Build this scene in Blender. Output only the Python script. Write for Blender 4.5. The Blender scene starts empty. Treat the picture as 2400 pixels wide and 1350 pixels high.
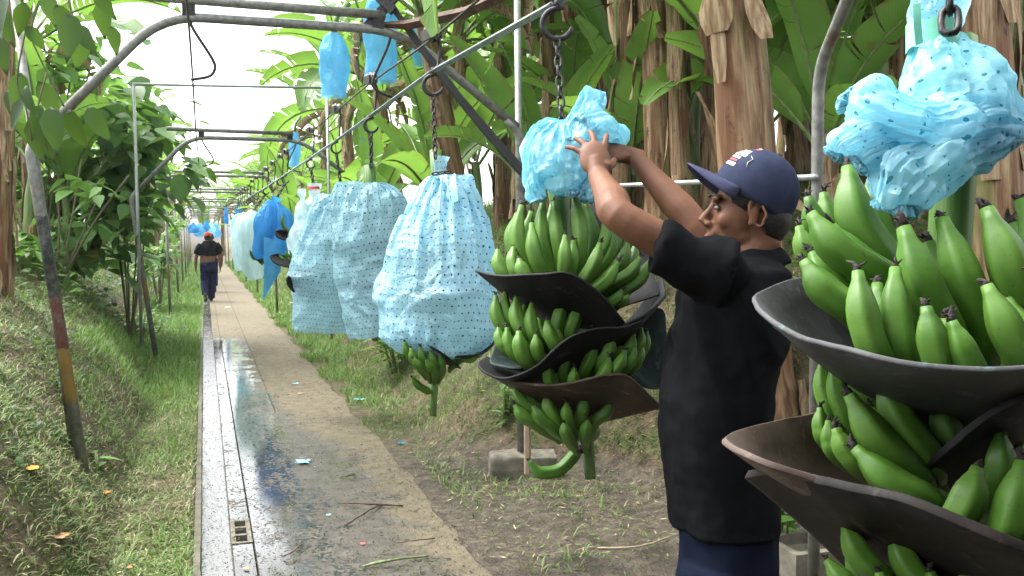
import bpy, bmesh, math, random
import numpy as np
from mathutils import Vector, Matrix, noise

random.seed(7); rng = np.random.default_rng(7)
SC = bpy.context.scene
COL = SC.collection
PI = math.pi
# ---------------------------------------------------------------- camera
F, CX, CY = 2200.0, 1200.0, 675.0
PH = math.atan(117.0 / F)
TH = math.atan(722.0 * math.cos(PH) / F)
CAM = Vector((0, 0, 1.5))
FW = Vector((math.sin(TH) * math.cos(PH), math.cos(TH) * math.cos(PH), -math.sin(PH)))
RT = Vector((math.cos(TH), -math.sin(TH), 0))
UP = RT.cross(FW)
cd = bpy.data.cameras.new('camera'); co = bpy.data.objects.new('camera', cd); COL.objects.link(co)
co.location = CAM; co.rotation_euler = (PI / 2 - PH, 0, -TH)
cd.sensor_width = 36; cd.lens = 36 * F / 2400; cd.clip_start = 0.05; cd.clip_end = 600
SC.camera = co

def ray(x, y):
    return FW + RT * ((x - CX) / F) - UP * ((y - CY) / F)
def P(x, y, d): return CAM + ray(x, y) * d          # at camera depth d
def GZ(x, y, z=0.0):                                 # on plane Z=z
    r = ray(x, y); return CAM + r * ((z - CAM.z) / r.z)
def AX(x, y, X):                                     # on plane X
    r = ray(x, y); return CAM + r * ((X - CAM.x) / r.x)
def AY(x, y, Y):
    r = ray(x, y); return CAM + r * ((Y - CAM.y) / r.y)

# ---------------------------------------------------------------- scene helpers
ORG = {}
def org(o):
    return ORG.get(o.name, Vector((0, 0, 0)))
def props(o, label=None, cat=None, group=None, kind=None):
    if label: o['label'] = label
    if cat: o['category'] = cat
    if group: o['group'] = group
    if kind: o['kind'] = kind
    return o
def thing(name, loc, label, cat, group=None):
    o = bpy.data.objects.new(name, None); COL.objects.link(o)
    o.empty_display_size = 0.05
    o.location = loc; ORG[o.name] = Vector(loc)
    return props(o, label, cat, group)
def copy_tree(o, parent=None):
    c = o.copy(); COL.objects.link(c)
    if parent is not None: c.parent = parent
    for ch in o.children: copy_tree(ch, c)
    return c

def link_mesh(name, me, mats=(), parent=None, smooth=True, loc=None):
    for m in mats: me.materials.append(m)
    if smooth: me.polygons.foreach_set('use_smooth', [True] * len(me.polygons))
    o = bpy.data.objects.new(name, me); COL.objects.link(o)
    L = Vector((0, 0, 0))
    if parent is not None:
        L = org(parent); o.parent = parent
    elif loc is not None:
        L = Vector(loc); o.location = L
    if L.length > 0: me.transform(Matrix.Translation(-L))
    ORG[o.name] = L
    return o

class MB:
    def __init__(s): s.v = []; s.f = []; s.m = []; s.uv = []; s.hasuv = False
    def add(s, vs, fs, mi=0, uv=None):
        o = len(s.v)
        s.v += [tuple(v) for v in vs]
        s.f += [tuple(i + o for i in f) for f in fs]; s.m += [mi] * len(fs)
        if uv is not None: s.uv += list(uv); s.hasuv = True
        else: s.uv += [(0, 0)] * len(vs)
        return o
    def frames(s, pts):
        pts = [Vector(p) for p in pts]; n = len(pts); T = []
        for i in range(n):
            t = pts[min(i + 1, n - 1)] - pts[max(i - 1, 0)]
            T.append(t.normalized() if t.length > 1e-9 else Vector((0, 0, 1)))
        a = Vector((0, 0, 1)) if abs(T[0].z) < .9 else Vector((1, 0, 0))
        N = T[0].cross(a).normalized(); out = []
        for i in range(n):
            N = (N - T[i] * N.dot(T[i]))
            N = N.normalized() if N.length > 1e-6 else T[i].orthogonal().normalized()
            out.append((pts[i], T[i], N, T[i].cross(N)))
        return out
    def tube(s, pts, rad, n=10, mi=0, cap=True, mod=None, mis=None):
        fr = s.frames(pts); k = len(fr)
        if not hasattr(rad, '__len__'): rad = [rad] * k
        vs = []
        for i, (p, t, N, B) in enumerate(fr):
            for j in range(n):
                a = 2 * PI * j / n
                r = rad[i] * (mod(i / (k - 1), a) if mod else 1)
                vs.append(p + N * (math.cos(a) * r) + B * (math.sin(a) * r))
        fs = []
        for i in range(k - 1):
            for j in range(n):
                fs.append((i * n + j, i * n + (j + 1) % n, (i + 1) * n + (j + 1) % n, (i + 1) * n + j))
        o = s.add(vs, fs, mi)
        if mis:
            for i in range(k - 1):
                for j in range(n): s.m[len(s.m) - len(fs) + i * n + j] = mis[i]
        if cap:
            s.f.append(tuple(o + j for j in range(n - 1, -1, -1))); s.m.append(mis[0] if mis else mi)
            s.f.append(tuple(o + (k - 1) * n + j for j in range(n))); s.m.append(mis[-1] if mis else mi)
    def loft(s, rings, n=24, mi=0, pw=1.0):
        # rings: (centre, A, B) ellipses, capped
        vs = []
        for c, A, B in rings:
            for j in range(n):
                a = 2 * PI * j / n; ca, sa = math.cos(a), math.sin(a)
                ca = math.copysign(abs(ca) ** pw, ca); sa = math.copysign(abs(sa) ** pw, sa)
                vs.append(Vector(c) + Vector(A) * ca + Vector(B) * sa)
        fs = []; k = len(rings)
        for i in range(k - 1):
            for j in range(n):
                fs.append((i * n + j, i * n + (j + 1) % n, (i + 1) * n + (j + 1) % n, (i + 1) * n + j))
        fs.append(tuple(range(n - 1, -1, -1))); fs.append(tuple((k - 1) * n + j for j in range(n)))
        s.add(vs, fs, mi)
    def ell(s, c, r, M=None, nu=16, nv=10, mi=0):
        vs = []; fs = []
        for i in range(nv + 1):
            ph = PI * i / nv
            for j in range(nu):
                a = 2 * PI * j / nu
                v = Vector((r[0] * math.sin(ph) * math.cos(a), r[1] * math.sin(ph) * math.sin(a), r[2] * math.cos(ph)))
                if M is not None: v = M @ v
                vs.append(Vector(c) + v)
        for i in range(nv):
            for j in range(nu):
                q = (i * nu + j, (i + 1) * nu + j, (i + 1) * nu + (j + 1) % nu, i * nu + (j + 1) % nu)
                fs.append(q)
        s.add(vs, fs, mi)
    def box(s, c, sz, M=None, mi=0):
        c = Vector(c); vs = []
        for x in (-.5, .5):
            for y in (-.5, .5):
                for z in (-.5, .5):
                    v = Vector((x * sz[0], y * sz[1], z * sz[2]))
                    if M is not None: v = M @ v
                    vs.append(c + v)
        s.add(vs, [(0, 1, 3, 2), (4, 6, 7, 5), (0, 4, 5, 1), (2, 3, 7, 6), (0, 2, 6, 4), (1, 5, 7, 3)], mi)
    def grid(s, rows, mi=0, uv=None, closed=False):
        nr, nc = len(rows), len(rows[0]); vs = [p for r in rows for p in r]; fs = []
        for i in range(nr - 1):
            for j in range(nc if closed else nc - 1):
                j2 = (j + 1) % nc
                fs.append((i * nc + j, i * nc + j2, (i + 1) * nc + j2, (i + 1) * nc + j))
        s.add(vs, fs, mi, uv)
    def mesh(s, name):
        me = bpy.data.meshes.new(name); me.from_pydata(s.v, [], s.f)
        me.polygons.foreach_set('material_index', s.m)
        if s.hasuv:
            ul = me.uv_layers.new(name='UVMap')
            idx = np.zeros(len(me.loops), dtype=np.int32); me.loops.foreach_get('vertex_index', idx)
            ul.data.foreach_set('uv', np.array(s.uv, dtype=np.float32)[idx].ravel())
        me.validate(); me.update()
        return me
    def build(s, name, mats, parent=None, smooth=True, loc=None):
        if not isinstance(mats, (list, tuple)): mats = [mats]
        return link_mesh(name, s.mesh(name), mats, parent, smooth, loc)

def remesh(mb, voxel, smooth=2, fac=.5):
    me = mb.mesh('tmp'); bm = bmesh.new(); bm.from_mesh(me); bmesh.ops.recalc_face_normals(bm, faces=bm.faces); bm.to_mesh(me); bm.free()
    o = bpy.data.objects.new('tmp', me); COL.objects.link(o)
    m = o.modifiers.new('r', 'REMESH'); m.mode = 'VOXEL'; m.voxel_size = voxel; m.adaptivity = 0
    if smooth:
        q = o.modifiers.new('s', 'SMOOTH'); q.iterations = smooth; q.factor = fac
    dg = bpy.context.evaluated_depsgraph_get(); dg.update()
    r = bpy.data.meshes.new_from_object(o.evaluated_get(dg), depsgraph=dg)
    bpy.data.objects.remove(o); bpy.data.meshes.remove(me)
    r.materials.clear()
    return r
def displace(me, fn):
    n = len(me.vertices); a = np.empty(n * 3); me.vertices.foreach_get('co', a); a = a.reshape(-1, 3)
    nr = np.empty(n * 3); me.vertex_normals.foreach_get('vector', nr); nr = nr.reshape(-1, 3)
    for i in range(n):
        a[i] += nr[i] * fn(Vector(a[i]), Vector(nr[i]))
    me.vertices.foreach_set('co', a.ravel()); me.update()
def crease(p, f, seed=0.0):
    q = Vector(p) * f + Vector((seed * 3.1, seed * 1.7, seed * 5.3))
    return 1 - abs(noise.noise(q)) * 2.4
def np_mesh(name, V, FQ, cols=None, mats=(), loc=None, parent=None, smooth=False):
    """V (n,3); FQ (m,k) faces all of the same size k; cols (n,3) point colours"""
    me = bpy.data.meshes.new(name); n = len(V); m, k = FQ.shape
    me.vertices.add(n); me.vertices.foreach_set('co', V.astype(np.float32).ravel())
    me.loops.add(m * k); me.loops.foreach_set('vertex_index', FQ.astype(np.int32).ravel())
    me.polygons.add(m); me.polygons.foreach_set('loop_start', np.arange(0, m * k, k, dtype=np.int32))
    me.update(calc_edges=True)
    if cols is not None:
        at = me.color_attributes.new('col', 'FLOAT_COLOR', 'POINT')
        c4 = np.ones((n, 4), dtype=np.float32); c4[:, :3] = cols; at.data.foreach_set('color', c4.ravel())
    return link_mesh(name, me, mats, parent, smooth, loc)

def bez(pts, n=12):
    """Catmull-Rom through points"""
    p = [Vector(q) for q in pts]; out = []
    if len(p) == 2: return [p[0].lerp(p[1], i / n) for i in range(n + 1)]
    q = [p[0] * 2 - p[1]] + p + [p[-1] * 2 - p[-2]]
    for i in range(1, len(q) - 2):
        for k in range(n):
            t = k / n; a, b, c, d = q[i - 1], q[i], q[i + 1], q[i + 2]
            out.append(.5 * ((2 * b) + (c - a) * t + (2 * a - 5 * b + 4 * c - d) * t * t + (3 * b - a - 3 * c + d) * t ** 3))
    out.append(p[-1]); return out
def sstep(a, b, x): 
    t = min(1, max(0, (x - a) / (b - a))); return t * t * (3 - 2 * t)

# ---------------------------------------------------------------- material helpers
class NT:
    def __init__(s, name):
        s.mat = bpy.data.materials.new(name); s.mat.use_nodes = True; s.t = s.mat.node_tree; s.t.nodes.clear()
        s.out = s.t.nodes.new('ShaderNodeOutputMaterial')
    def n(s, typ, inp=None, **kw):
        nd = s.t.nodes.new('ShaderNode' + typ)
        for k, v in kw.items(): setattr(nd, k, v)
        for k, v in (inp or {}).items(): s.set(nd.inputs[k], v)
        return nd
    def set(s, sock, v):
        if isinstance(v, bpy.types.NodeSocket): s.t.links.new(v, sock)
        elif isinstance(v, (tuple, list)) and len(v) == 3 and sock.type == 'RGBA': sock.default_value = (*v, 1)
        else: sock.default_value = v
    def obj(s): return s.n('TexCoord').outputs['Object']
    def uv(s): return s.n('TexCoord').outputs['UV']
    def pos(s): return s.n('NewGeometry').outputs['Position']
    def mapv(s, vec, scale): return s.n('Mapping', {'Vector': vec, 'Scale': scale}).outputs[0]
    def noise(s, vec, scale, detail=4, rough=.55, dist=0):
        return s.n('TexNoise', {'Vector': vec, 'Scale': scale, 'Detail': detail, 'Roughness': rough, 'Distortion': dist}).outputs['Fac']
    def ramp(s, fac, stops):
        nd = s.n('ValToRGB', {'Fac': fac}); e = nd.color_ramp.elements
        while len(e) < len(stops): e.new(.5)
        for i, (p, c) in enumerate(stops):
            e[i].position = p; e[i].color = (*c, 1) if hasattr(c, '__len__') else (c, c, c, 1)
        return nd.outputs['Color']
    def mix(s, fac, a, b, bt='MIX'):
        return s.n('MixRGB', {'Fac': fac, 'Color1': a, 'Color2': b}, blend_type=bt).outputs[0]
    def m(s, op, a, b=0.0, c=0.0):
        return s.n('Math', {0: a, 1: b, 2: c}, operation=op).outputs[0]
    def mr(s, v, a, b, c=0, d=1): 
        return s.n('MapRange', {'Value': v, 'From Min': a, 'From Max': b, 'To Min': c, 'To Max': d}).outputs[0]
    def bump(s, h, strength=.3, dist=.01):
        return s.n('Bump', {'Height': h, 'Strength': strength, 'Distance': dist}).outputs[0]
    def bsdf(s, **k):
        nm = {'col': 'Base Color', 'rough': 'Roughness', 'metal': 'Metallic', 'normal': 'Normal', 'spec': 'Specular IOR Level', 'alpha': 'Alpha',
              'coat': 'Coat Weight', 'sss': 'Subsurface Weight', 'sheen': 'Sheen Weight', 'ior': 'IOR', 'coatr': 'Coat Roughness'}
        return s.n('BsdfPrincipled', {nm[a]: b for a, b in k.items()}).outputs[0]
    def shader(s, sh): s.t.links.new(sh, s.out.inputs['Surface']); return s.mat
    def mixs(s, f, a, b):
        nd = s.n('MixShader'); s.set(nd.inputs[0], f); s.t.links.new(a, nd.inputs[1]); s.t.links.new(b, nd.inputs[2]); return nd.outputs[0]
# ---------------------------------------------------------------- materials
M = {}
def simple(name, col, rough=.6, var=.25, scale=8, bump=.0, metal=0.0, spec=.5, streak=None):
    g = NT(name); o = g.obj()
    v = g.mapv(o, streak) if streak else o
    nz = g.noise(v, scale, 5)
    c = g.ramp(nz, [(.3, tuple(x * (1 - var) for x in col)), (.7, tuple(min(1, x * (1 + var)) for x in col))])
    kw = dict(col=c, rough=rough, metal=metal, spec=spec)
    if bump: kw['normal'] = g.bump(nz, bump, .01)
    M[name] = g.shader(g.bsdf(**kw)); return M[name]

def pipe_mat(name, bands):
    g = NT(name); p = g.pos(); z = g.n('SeparateXYZ', {0: p}).outputs[2]
    nz = g.noise(p, 30, 5); big = g.noise(p, 4, 3)
    c = g.ramp(nz, [(.3, (.12, .125, .11)), (.7, (.27, .275, .25))])
    rust = g.mr(g.noise(p, 7, 5, .65), .55, .68)
    c = g.mix(g.m('MULTIPLY', rust, .7), c, (.13, .075, .035))
    if bands:
        zz = g.m('ADD', z, g.m('MULTIPLY', g.m('SUBTRACT', g.noise(p, 40, 4), .5), .03))
        cuts = bands  # list of (z0,z1,color)
        for z0, z1, cc in cuts:
            f = g.m('MULTIPLY', g.m('GREATER_THAN', zz, z0), g.m('LESS_THAN', zz, z1))
            wear = g.mr(g.noise(p, 25, 5, .7), .35, .6, .35, .95)
            c = g.mix(g.m('MULTIPLY', f, wear), c, cc)
    # algae low down
    al = g.m('MULTIPLY', g.mr(z, .1, .9, 1, 0), g.mr(big, .4, .6))
    c = g.mix(g.m('MULTIPLY', al, .6), c, (.06, .075, .02))
    M[name] = g.shader(g.bsdf(col=c, rough=.5, metal=.25, normal=g.bump(nz, .25, .004)))
pipe_mat('pipe', [(-.3, .02, (.09, .1, .05))])
pipe_mat('pipe_banded', [(1.18, 1.62, (.02, .025, .025)), (.9, 1.18, (.18, .05, .04)), (.6, .9, (.42, .24, .03))])
pipe_mat('pipe_faded', [(.75, 1.0, (.28, .16, .05))])
simple('galv', (.36, .38, .37), .42, .2, 30, .15, .5)
simple('bar_steel', (.3, .34, .34), .3, .3, 20, .1, .75)
simple('dark_iron', (.028, .026, .026), .5, .5, 40, .4, .4)
simple('rust', (.085, .045, .028), .75, .5, 25, .4, .2)
simple('rubber_strap', (.018, .018, .017), .6, .4, 12, .3)
simple('wheel_metal', (.22, .22, .21), .4, .3, 40, .2, .7)
simple('cable', (.055, .045, .035), .6, .3, 60, .2, .4)
simple('concrete', (.16, .145, .11), .85, .4, 14, .6)
simple('stake_wood', (.3, .22, .15), .8, .3, 12, .4, 0, .4, (6, 6, .8))
simple('shade_roof', (.09, .08, .07), .7, .3, 3)
simple('twig', (.09, .06, .035), .8, .4, 20, .4)
simple('boot', (.02, .019, .018), .45, .4, 20, .2)
simple('straw', (.42, .34, .2), .8, .2, 20)
simple('leaf_dry', (.36, .2, .09), .8, .35, 20)
simple('leaf_orange', (.75, .33, .03), .6, .25, 20)
simple('scrap_blue', (.25, .6, .72), .4, .2, 30)
simple('ribbon_mint', (.25, .75, .55), .35, .15, 30)
simple('ribbon_red', (.75, .1, .1), .4, .2, 30)

# banana skin
g = NT('banana_skin'); o = g.obj()
nz = g.noise(o, 22, 3); c = g.ramp(nz, [(.3, (.036, .108, .01)), (.72, (.074, .175, .019))])
c = g.mix(g.m('MULTIPLY', g.n('ObjectInfo').outputs['Random'], .4), c, (.12, .23, .035))
sp = g.m('MAXIMUM', g.mr(g.noise(o, 240, 2), .66, .7), g.mr(g.noise(g.mapv(o, (1, 1, .5)), 45, 5, .7), .66, .7)); c = g.mix(g.m('MULTIPLY', sp, .5), c, (.05, .05, .02))
M['banana_skin'] = g.shader(g.bsdf(col=c, rough=g.mr(nz, .3, .7, .42, .56), spec=.3, normal=g.bump(g.noise(o, 90, 4), .08, .004)))
simple('banana_tip', (.022, .015, .013), .85, .6, 80, .8)
g = NT('stalk_green'); o = g.obj(); nz = g.noise(g.mapv(o, (30, 30, 3)), 3, 5)
c = g.ramp(nz, [(.3, (.05, .12, .025)), (.7, (.13, .24, .06))])
M['stalk'] = g.shader(g.bsdf(col=c, rough=.45, normal=g.bump(nz, .3, .004)))
# pads
def pad_mat(name, a, b, patch):
    g = NT(name); o = g.obj(); nz = g.noise(o, 5, 6, .65); fine = g.noise(o, 60, 4)
    c = g.ramp(nz, [(.32, a), (.56, b), (.7, patch)]); st = g.mr(g.noise(g.mapv(o, (9, 30, 9)), 1.5, 6, .7), .6, .68); c = g.mix(g.m('MULTIPLY', st, .6), c, tuple(min(1, x * 2.2 + .01) for x in patch))
    sc = g.mr(g.noise(g.mapv(o, (80, 12, 30)), 2, 3), .62, .68); c = g.mix(g.m('MULTIPLY', sc, .35), c, tuple(x * 2 for x in b))
    M[name] = g.shader(g.bsdf(col=c, rough=g.mr(nz, .3, .7, .45, .7), spec=.15, normal=g.bump(fine, .15, .004)))
pad_mat('pad_black', (.006, .006, .0065), (.014, .014, .015), (.024, .024, .025))
pad_mat('pad_grey', (.035, .036, .037), (.085, .087, .089), (.06, .09, .09))
pad_mat('pad_worn', (.045, .034, .028), (.12, .09, .072), (.19, .135, .09))
pad_mat('pad_brown_shaded', (.007, .0056, .0048), (.015, .0118, .01), (.024, .0185, .015))  # brown pad with the shade of its underside darkened into the colour
pad_mat('pad_brown', (.024, .017, .014), (.052, .037, .029), (.09, .062, .04))
pad_mat('pad_green', (.022, .03, .03), (.035, .055, .052), (.05, .09, .085))

# plastic film
def film(name, col, dots=0, dsize=.16, transp=.1, uvdots=True, trans=.4, rough=.28, dark=(.02, .04, .05), vs=20, rs=14, bs=.6):
    g = NT(name); o = g.obj(); 
    wr = g.noise(o, 26, 5, .6, .6); fine = g.noise(o, 90, 4, .6, 1.0)
    col_v = g.mix(g.mr(g.noise(o, 6, 3), .35, .65), tuple(x * .88 for x in col), tuple(min(1, x * 1.08) for x in col))
    rd = g.m('ABSOLUTE', g.m('SUBTRACT', g.m('MULTIPLY', g.noise(o, rs, 3, .5, .9), 2.0), 1.0)); rd2 = g.m('ABSOLUTE', g.m('SUBTRACT', g.m('MULTIPLY', g.noise(o, rs * 2.7, 2, .5, .6), 2.0), 1.0))
    h = g.m('ADD', g.m('MULTIPLY', g.m('MINIMUM', rd, .35), -2.2), g.m('ADD', g.m('MULTIPLY', g.m('MINIMUM', rd2, .35), -.8), g.m('MULTIPLY', fine, .15)))
    nrm = g.bump(h, bs, .012)
    if dots:
        if uvdots:
            uv = g.n('SeparateXYZ', {0: g.uv()}); u = g.m('MULTIPLY', uv.outputs[0], dots); v = g.m('MULTIPLY', uv.outputs[1], dots)
            row = g.m('FLOOR', v); u = g.m('ADD', u, g.m('MULTIPLY', g.m('MODULO', row, 2.0), .5))
            jt = g.n('TexNoise', {'Vector': g.uv(), 'Scale': 5.0, 'Detail': 2.0}).outputs['Color']; jx = g.n('SeparateXYZ', {0: jt}); u = g.m('ADD', u, g.m('MULTIPLY', jx.outputs[0], 1.6)); v = g.m('ADD', v, g.m('MULTIPLY', jx.outputs[1], 1.2)); du = g.m('SUBTRACT', g.m('FRACT', u), .5); dv = g.m('SUBTRACT', g.m('FRACT', v), .5)
            dd = g.m('SQRT', g.m('ADD', g.m('MULTIPLY', du, du), g.m('MULTIPLY', dv, dv)))
        else:
            dd = g.n('TexVoronoi', {'Vector': o, 'Scale': vs, 'Randomness': .55}).outputs['Distance']
        f = g.m('LESS_THAN', dd, dsize); col_v = g.mix(f, col_v, dark)
    else: f = None
    pb = g.bsdf(col=col_v, rough=rough, normal=nrm, spec=.5)
    tr = g.n('BsdfTranslucent', {'Color': col_v, 'Normal': nrm}).outputs[0]
    sh = g.mixs(trans, pb, tr)
    if transp: sh = g.mixs(transp, sh, g.n('BsdfTransparent', {'Color': tuple(.5 + .5 * x for x in col)}).outputs[0])
    M[name] = g.shader(sh)
film('film_cyan', (.46, .84, .98), 0, .16, .14, False, .5, rs=9, bs=.5)
film('film_dots_big', (.48, .85, .98), 26, .095, .2, True, .5, dark=(.04, .25, .36), rs=7, bs=.4)
film('film_dots', (.46, .76, .88), 32, .125, .2, True, .4, rs=10)
film('film_dots_grey', (.42, .68, .78), 28, .13, .22, True, .4, rs=9)
film('film_blue', (.07, .42, .8), 0, .1, .14, False, .5, rs=7)
film('film_pale', (.7, .87, .91), 0, .1, .25, False, .45, rs=8)
film('film_tree', (.2, .6, .88), 0, .1, .35, False, .55, rs=8)
film('film_mint', (.3, .7, .6), 0, .1, .2, False, .5)

# leaves of banana plants
def leaf_mat(name, a, b, rib, tl=.4):
    g = NT(name); u = g.n('SeparateXYZ', {0: g.uv()}); au = g.m('ABSOLUTE', u.outputs[0])
    rnd = g.n('ObjectInfo').outputs['Random']; o = g.obj()
    nz = g.noise(o, 1.6, 3)
    c = g.mix(g.mr(nz, .35, .65), a, b)
    c = g.mix(g.m('MULTIPLY', rnd, .5), c, tuple(min(1, x * 1.35) for x in b))
    vein = g.m('SINE', g.m('MULTIPLY', g.m('ADD', u.outputs[1], g.m('MULTIPLY', au, -.06)), 420))
    c = g.mix(g.mr(vein, -.2, 1, 0, .16), c, tuple(min(1, x * 1.7) for x in b))
    c = g.mix(g.m('LESS_THAN', au, .055), c, rib)
    edge = g.m('MAXIMUM', g.m('MULTIPLY', g.mr(au, .8, 1.0), g.mr(g.noise(o, 9, 3), .47, .6)), g.m('MULTIPLY', g.mr(g.noise(o, 5, 5, .7), .63, .67), .8)); c = g.mix(edge, c, (.2, .14, .05))
    pb = g.bsdf(col=c, rough=.38, spec=.45, normal=g.bump(vein, .12, .004))
    tc = g.mix(.5, c, (.28, .5, .05), 'MIX')
    tr = g.n('BsdfTranslucent', {'Color': tc}).outputs[0]
    M[name] = g.shader(g.mixs(tl, pb, tr))
leaf_mat('banana_leaf', (.055, .135, .025), (.13, .27, .055), (.3, .4, .14), .42)
leaf_mat('banana_leaf_young', (.08, .185, .035), (.18, .34, .075), (.34, .46, .17), .45)
def foliage(name, a, b, tl=.35, rough=.45):
    g = NT(name); at = g.n('Attribute', attribute_name='col').outputs['Color']
    pb = g.bsdf(col=at, rough=rough, spec=.35)
    tr = g.n('BsdfTranslucent', {'Color': g.mix(.4, at, (.2, .36, .04))}).outputs[0]
    M[name] = g.shader(g.mixs(tl, pb, tr))
foliage('foliage', 0, 0, .42); foliage('grass', 0, 0, .3, .55)
g = NT('litter'); at = g.n('Attribute', attribute_name='col').outputs['Color']; M['litter'] = g.shader(g.bsdf(col=at, rough=.75, spec=.25))

# pseudostem
g = NT('pseudostem'); o = g.obj(); rnd = g.n('ObjectInfo').outputs['Random']
off = g.n('VectorMath', {0: o, 1: g.n('CombineXYZ', {0: g.m('MULTIPLY', rnd, 31), 1: g.m('MULTIPLY', rnd, 17), 2: g.m('MULTIPLY', rnd, 9)}).outputs[0]}, operation='ADD').outputs[0]
st = g.noise(g.mapv(off, (14, 14, .9)), 2.2, 6, .6, .3)
c = g.ramp(st, [(.25, (.045, .026, .018)), (.42, (.15, .08, .04)), (.55, (.31, .2, .108)), (.72, (.45, .335, .2))])
red = g.mr(g.noise(g.mapv(off, (7, 7, 1.1)), 1.6, 3), .52, .64); c = g.mix(g.m('MULTIPLY', red, .85), c, (.17, .07, .03))
grn = g.mr(g.noise(g.mapv(off, (6, 6, .8)), 1.3, 3), .56, .68); c = g.mix(g.m('MULTIPLY', grn, .7), c, (.17, .2, .06))
blk = g.mr(g.noise(g.mapv(off, (7, 7, 3)), 1.5, 5, .7), .6, .68); c = g.mix(g.m('MULTIPLY', blk, .85), c, (.02, .015, .012))
fine = g.noise(g.mapv(off, (60, 60, 3)), 2, 4)
c = g.mix(.3, c, g.ramp(fine, [(.3, (.1, .1, .1)), (.7, (1, 1, 1))]), 'MULTIPLY')
M['pseudostem'] = g.shader(g.bsdf(col=c, rough=.65, spec=.3, normal=g.bump(g.m('ADD', st, g.m('MULTIPLY', fine, .5)), .5, .02)))
g = NT('dry_sheath'); o = g.obj(); st = g.noise(g.mapv(o, (30, 30, 2)), 2, 5)
c = g.ramp(st, [(.3, (.12, .07, .036)), (.5, (.29, .2, .115)), (.7, (.46, .355, .23))])
M['dry_sheath'] = g.shader(g.bsdf(col=c, rough=.75, spec=.2, normal=g.bump(st, .5, .01)))
simple('green_stem', (.16, .22, .08), .5, .35, 3, .2, 0, .4, (12, 12, 1))
simple('bark', (.13, .12, .07), .8, .35, 6, .5, 0, .3, (10, 10, 2))
# people
def skin(name, col):
    g = NT(name); p = g.obj(); nz = g.noise(p, 18, 4); f = g.noise(p, 220, 3)
    c = g.ramp(nz, [(.3, tuple(x * .8 for x in col)), (.7, tuple(x * 1.15 for x in col))])
    M[name] = g.shader(g.bsdf(col=c, rough=.58, spec=.3, sss=.03, normal=g.bump(f, .12, .002)))
skin('skin', (.15, .066, .035)); skin('skin_dark', (.17, .08, .045)); skin('lip', (.17, .07, .055)); skin('skin_arm', (.27, .145, .09))
def cloth(name, col, rough=.85):
    g = NT(name); p = g.obj(); nz = g.noise(p, 7, 5, .6); f = g.noise(p, 400, 2)
    c = g.ramp(nz, [(.3, tuple(x * .7 for x in col)), (.7, tuple(min(1, x * 1.25) for x in col))])
    M[name] = g.shader(g.bsdf(col=c, rough=rough, spec=.05, normal=g.bump(g.m('ADD', nz, g.m('MULTIPLY', f, .25)), .25, .006)))
cloth('shirt_black', (.005, .0053, .0065)); cloth('jeans', (.006, .009, .02)); cloth('trousers_navy', (.018, .022, .055)); cloth('cap_navy', (.034, .042, .076), .8)
cloth('cap_brim', (.06, .064, .115), .75); cloth('cap_red', (.42, .07, .05)); cloth('shirt_far', (.006, .007, .008)); cloth('patch_white', (.6, .53, .45)); cloth('patch_red', (.55, .1, .12))
simple('hair', (.005, .0045, .004), .6, .4, 60, .4)
simple('eye_white', (.22, .19, .17), .2, .05, 30); simple('eye_iris', (.015, .01, .008), .15, .2, 60)
# ---------------------------------------------------------------- terrain
def _ss(a, b, x):
    t = np.clip((x - a) / (b - a), 0, 1); return t * t * (3 - 2 * t)
def H(X, Y):
    X = np.asarray(X, float); Y = np.asarray(Y, float)
    wob = .10 * np.sin(Y * 1.3) + .07 * np.sin(Y * 2.9 + 1) + .04 * np.sin(Y * 6.1 + X * 2)
    fl = -.50 - .42 * _ss(8.5, 14, Y) + .05 * np.sin(Y * 1.7)
    u = np.maximum(0, fl - X + wob * .4)
    hl = 1.5 * (1 - np.exp(-1.15 * u)) * (1 + .06 * np.sin(X * 3.1 + Y * 2.3)) + .13 * np.maximum(0, u - 1.2)
    s = _ss(5.0, 6.6, Y)
    fr = 2.75 * (1 - s) + 1.55 * s + .25 * (1 - s) * np.sin(Y * .9)
    v = np.maximum(0, X - fr + wob)
    w = .75 * (1 - s) + 1.25 * s
    hr = 1.05 * _ss(0, 1, v / w) + .36 * np.clip(v - .9, 0, 2.6) + .1 * np.maximum(0, v - 3.5)
    hr = hr * (1 + .05 * np.sin(X * 4.2 + Y * 3.3))
    rough = .012 * np.sin(X * 13 + Y * 7) * np.sin(Y * 11 - X * 5) + .02 * np.sin(X * 4.3 - Y * 3.1) * np.sin(Y * 2.7 + X * 1.9)
    flat = _ss(0, .35, np.maximum(-.1 - X, X - 1.28))
    z = np.where(X < .5, hl, hr) + rough * flat
    return np.minimum(z, 6.0)
def Hs(x, y): return float(H(x, y))
def ground_pt(px, py):
    """first hit of the ray of a pixel with the terrain"""
    r = ray(px, py); d = 1.5
    while d < 90:
        p = CAM + r * d
        if p.z <= Hs(p.x, p.y): return p
        d *= 1.004
    return p

gx = np.unique(np.concatenate([np.linspace(-70, -12, 24), np.linspace(-12, -4, 33), np.linspace(-4, -.1, 100), [-.075, -.0745, 1.185, 1.186],
                               np.linspace(1.22, 5, 100), np.linspace(5, 14, 46), np.linspace(14, 75, 26)]))
gy = np.unique(np.concatenate([np.linspace(-30, 0, 12), np.linspace(0, 2.5, 20), np.linspace(2.5, 14, 200), np.linspace(14, 40, 150), np.linspace(40, 160, 60)]))
XX, YY = np.meshgrid(gx, gy); ZZ = H(XX, YY)
ZZ = np.where((XX > -.0748) & (XX < 1.1855), -.2, ZZ)
V = np.stack([XX.ravel(), YY.ravel(), ZZ.ravel()], 1)
nx, ny = len(gx), len(gy); I = np.arange(nx * ny).reshape(ny, nx)
FQ = np.stack([I[:-1, :-1].ravel(), I[:-1, 1:].ravel(), I[1:, 1:].ravel(), I[1:, :-1].ravel()], 1)
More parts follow.
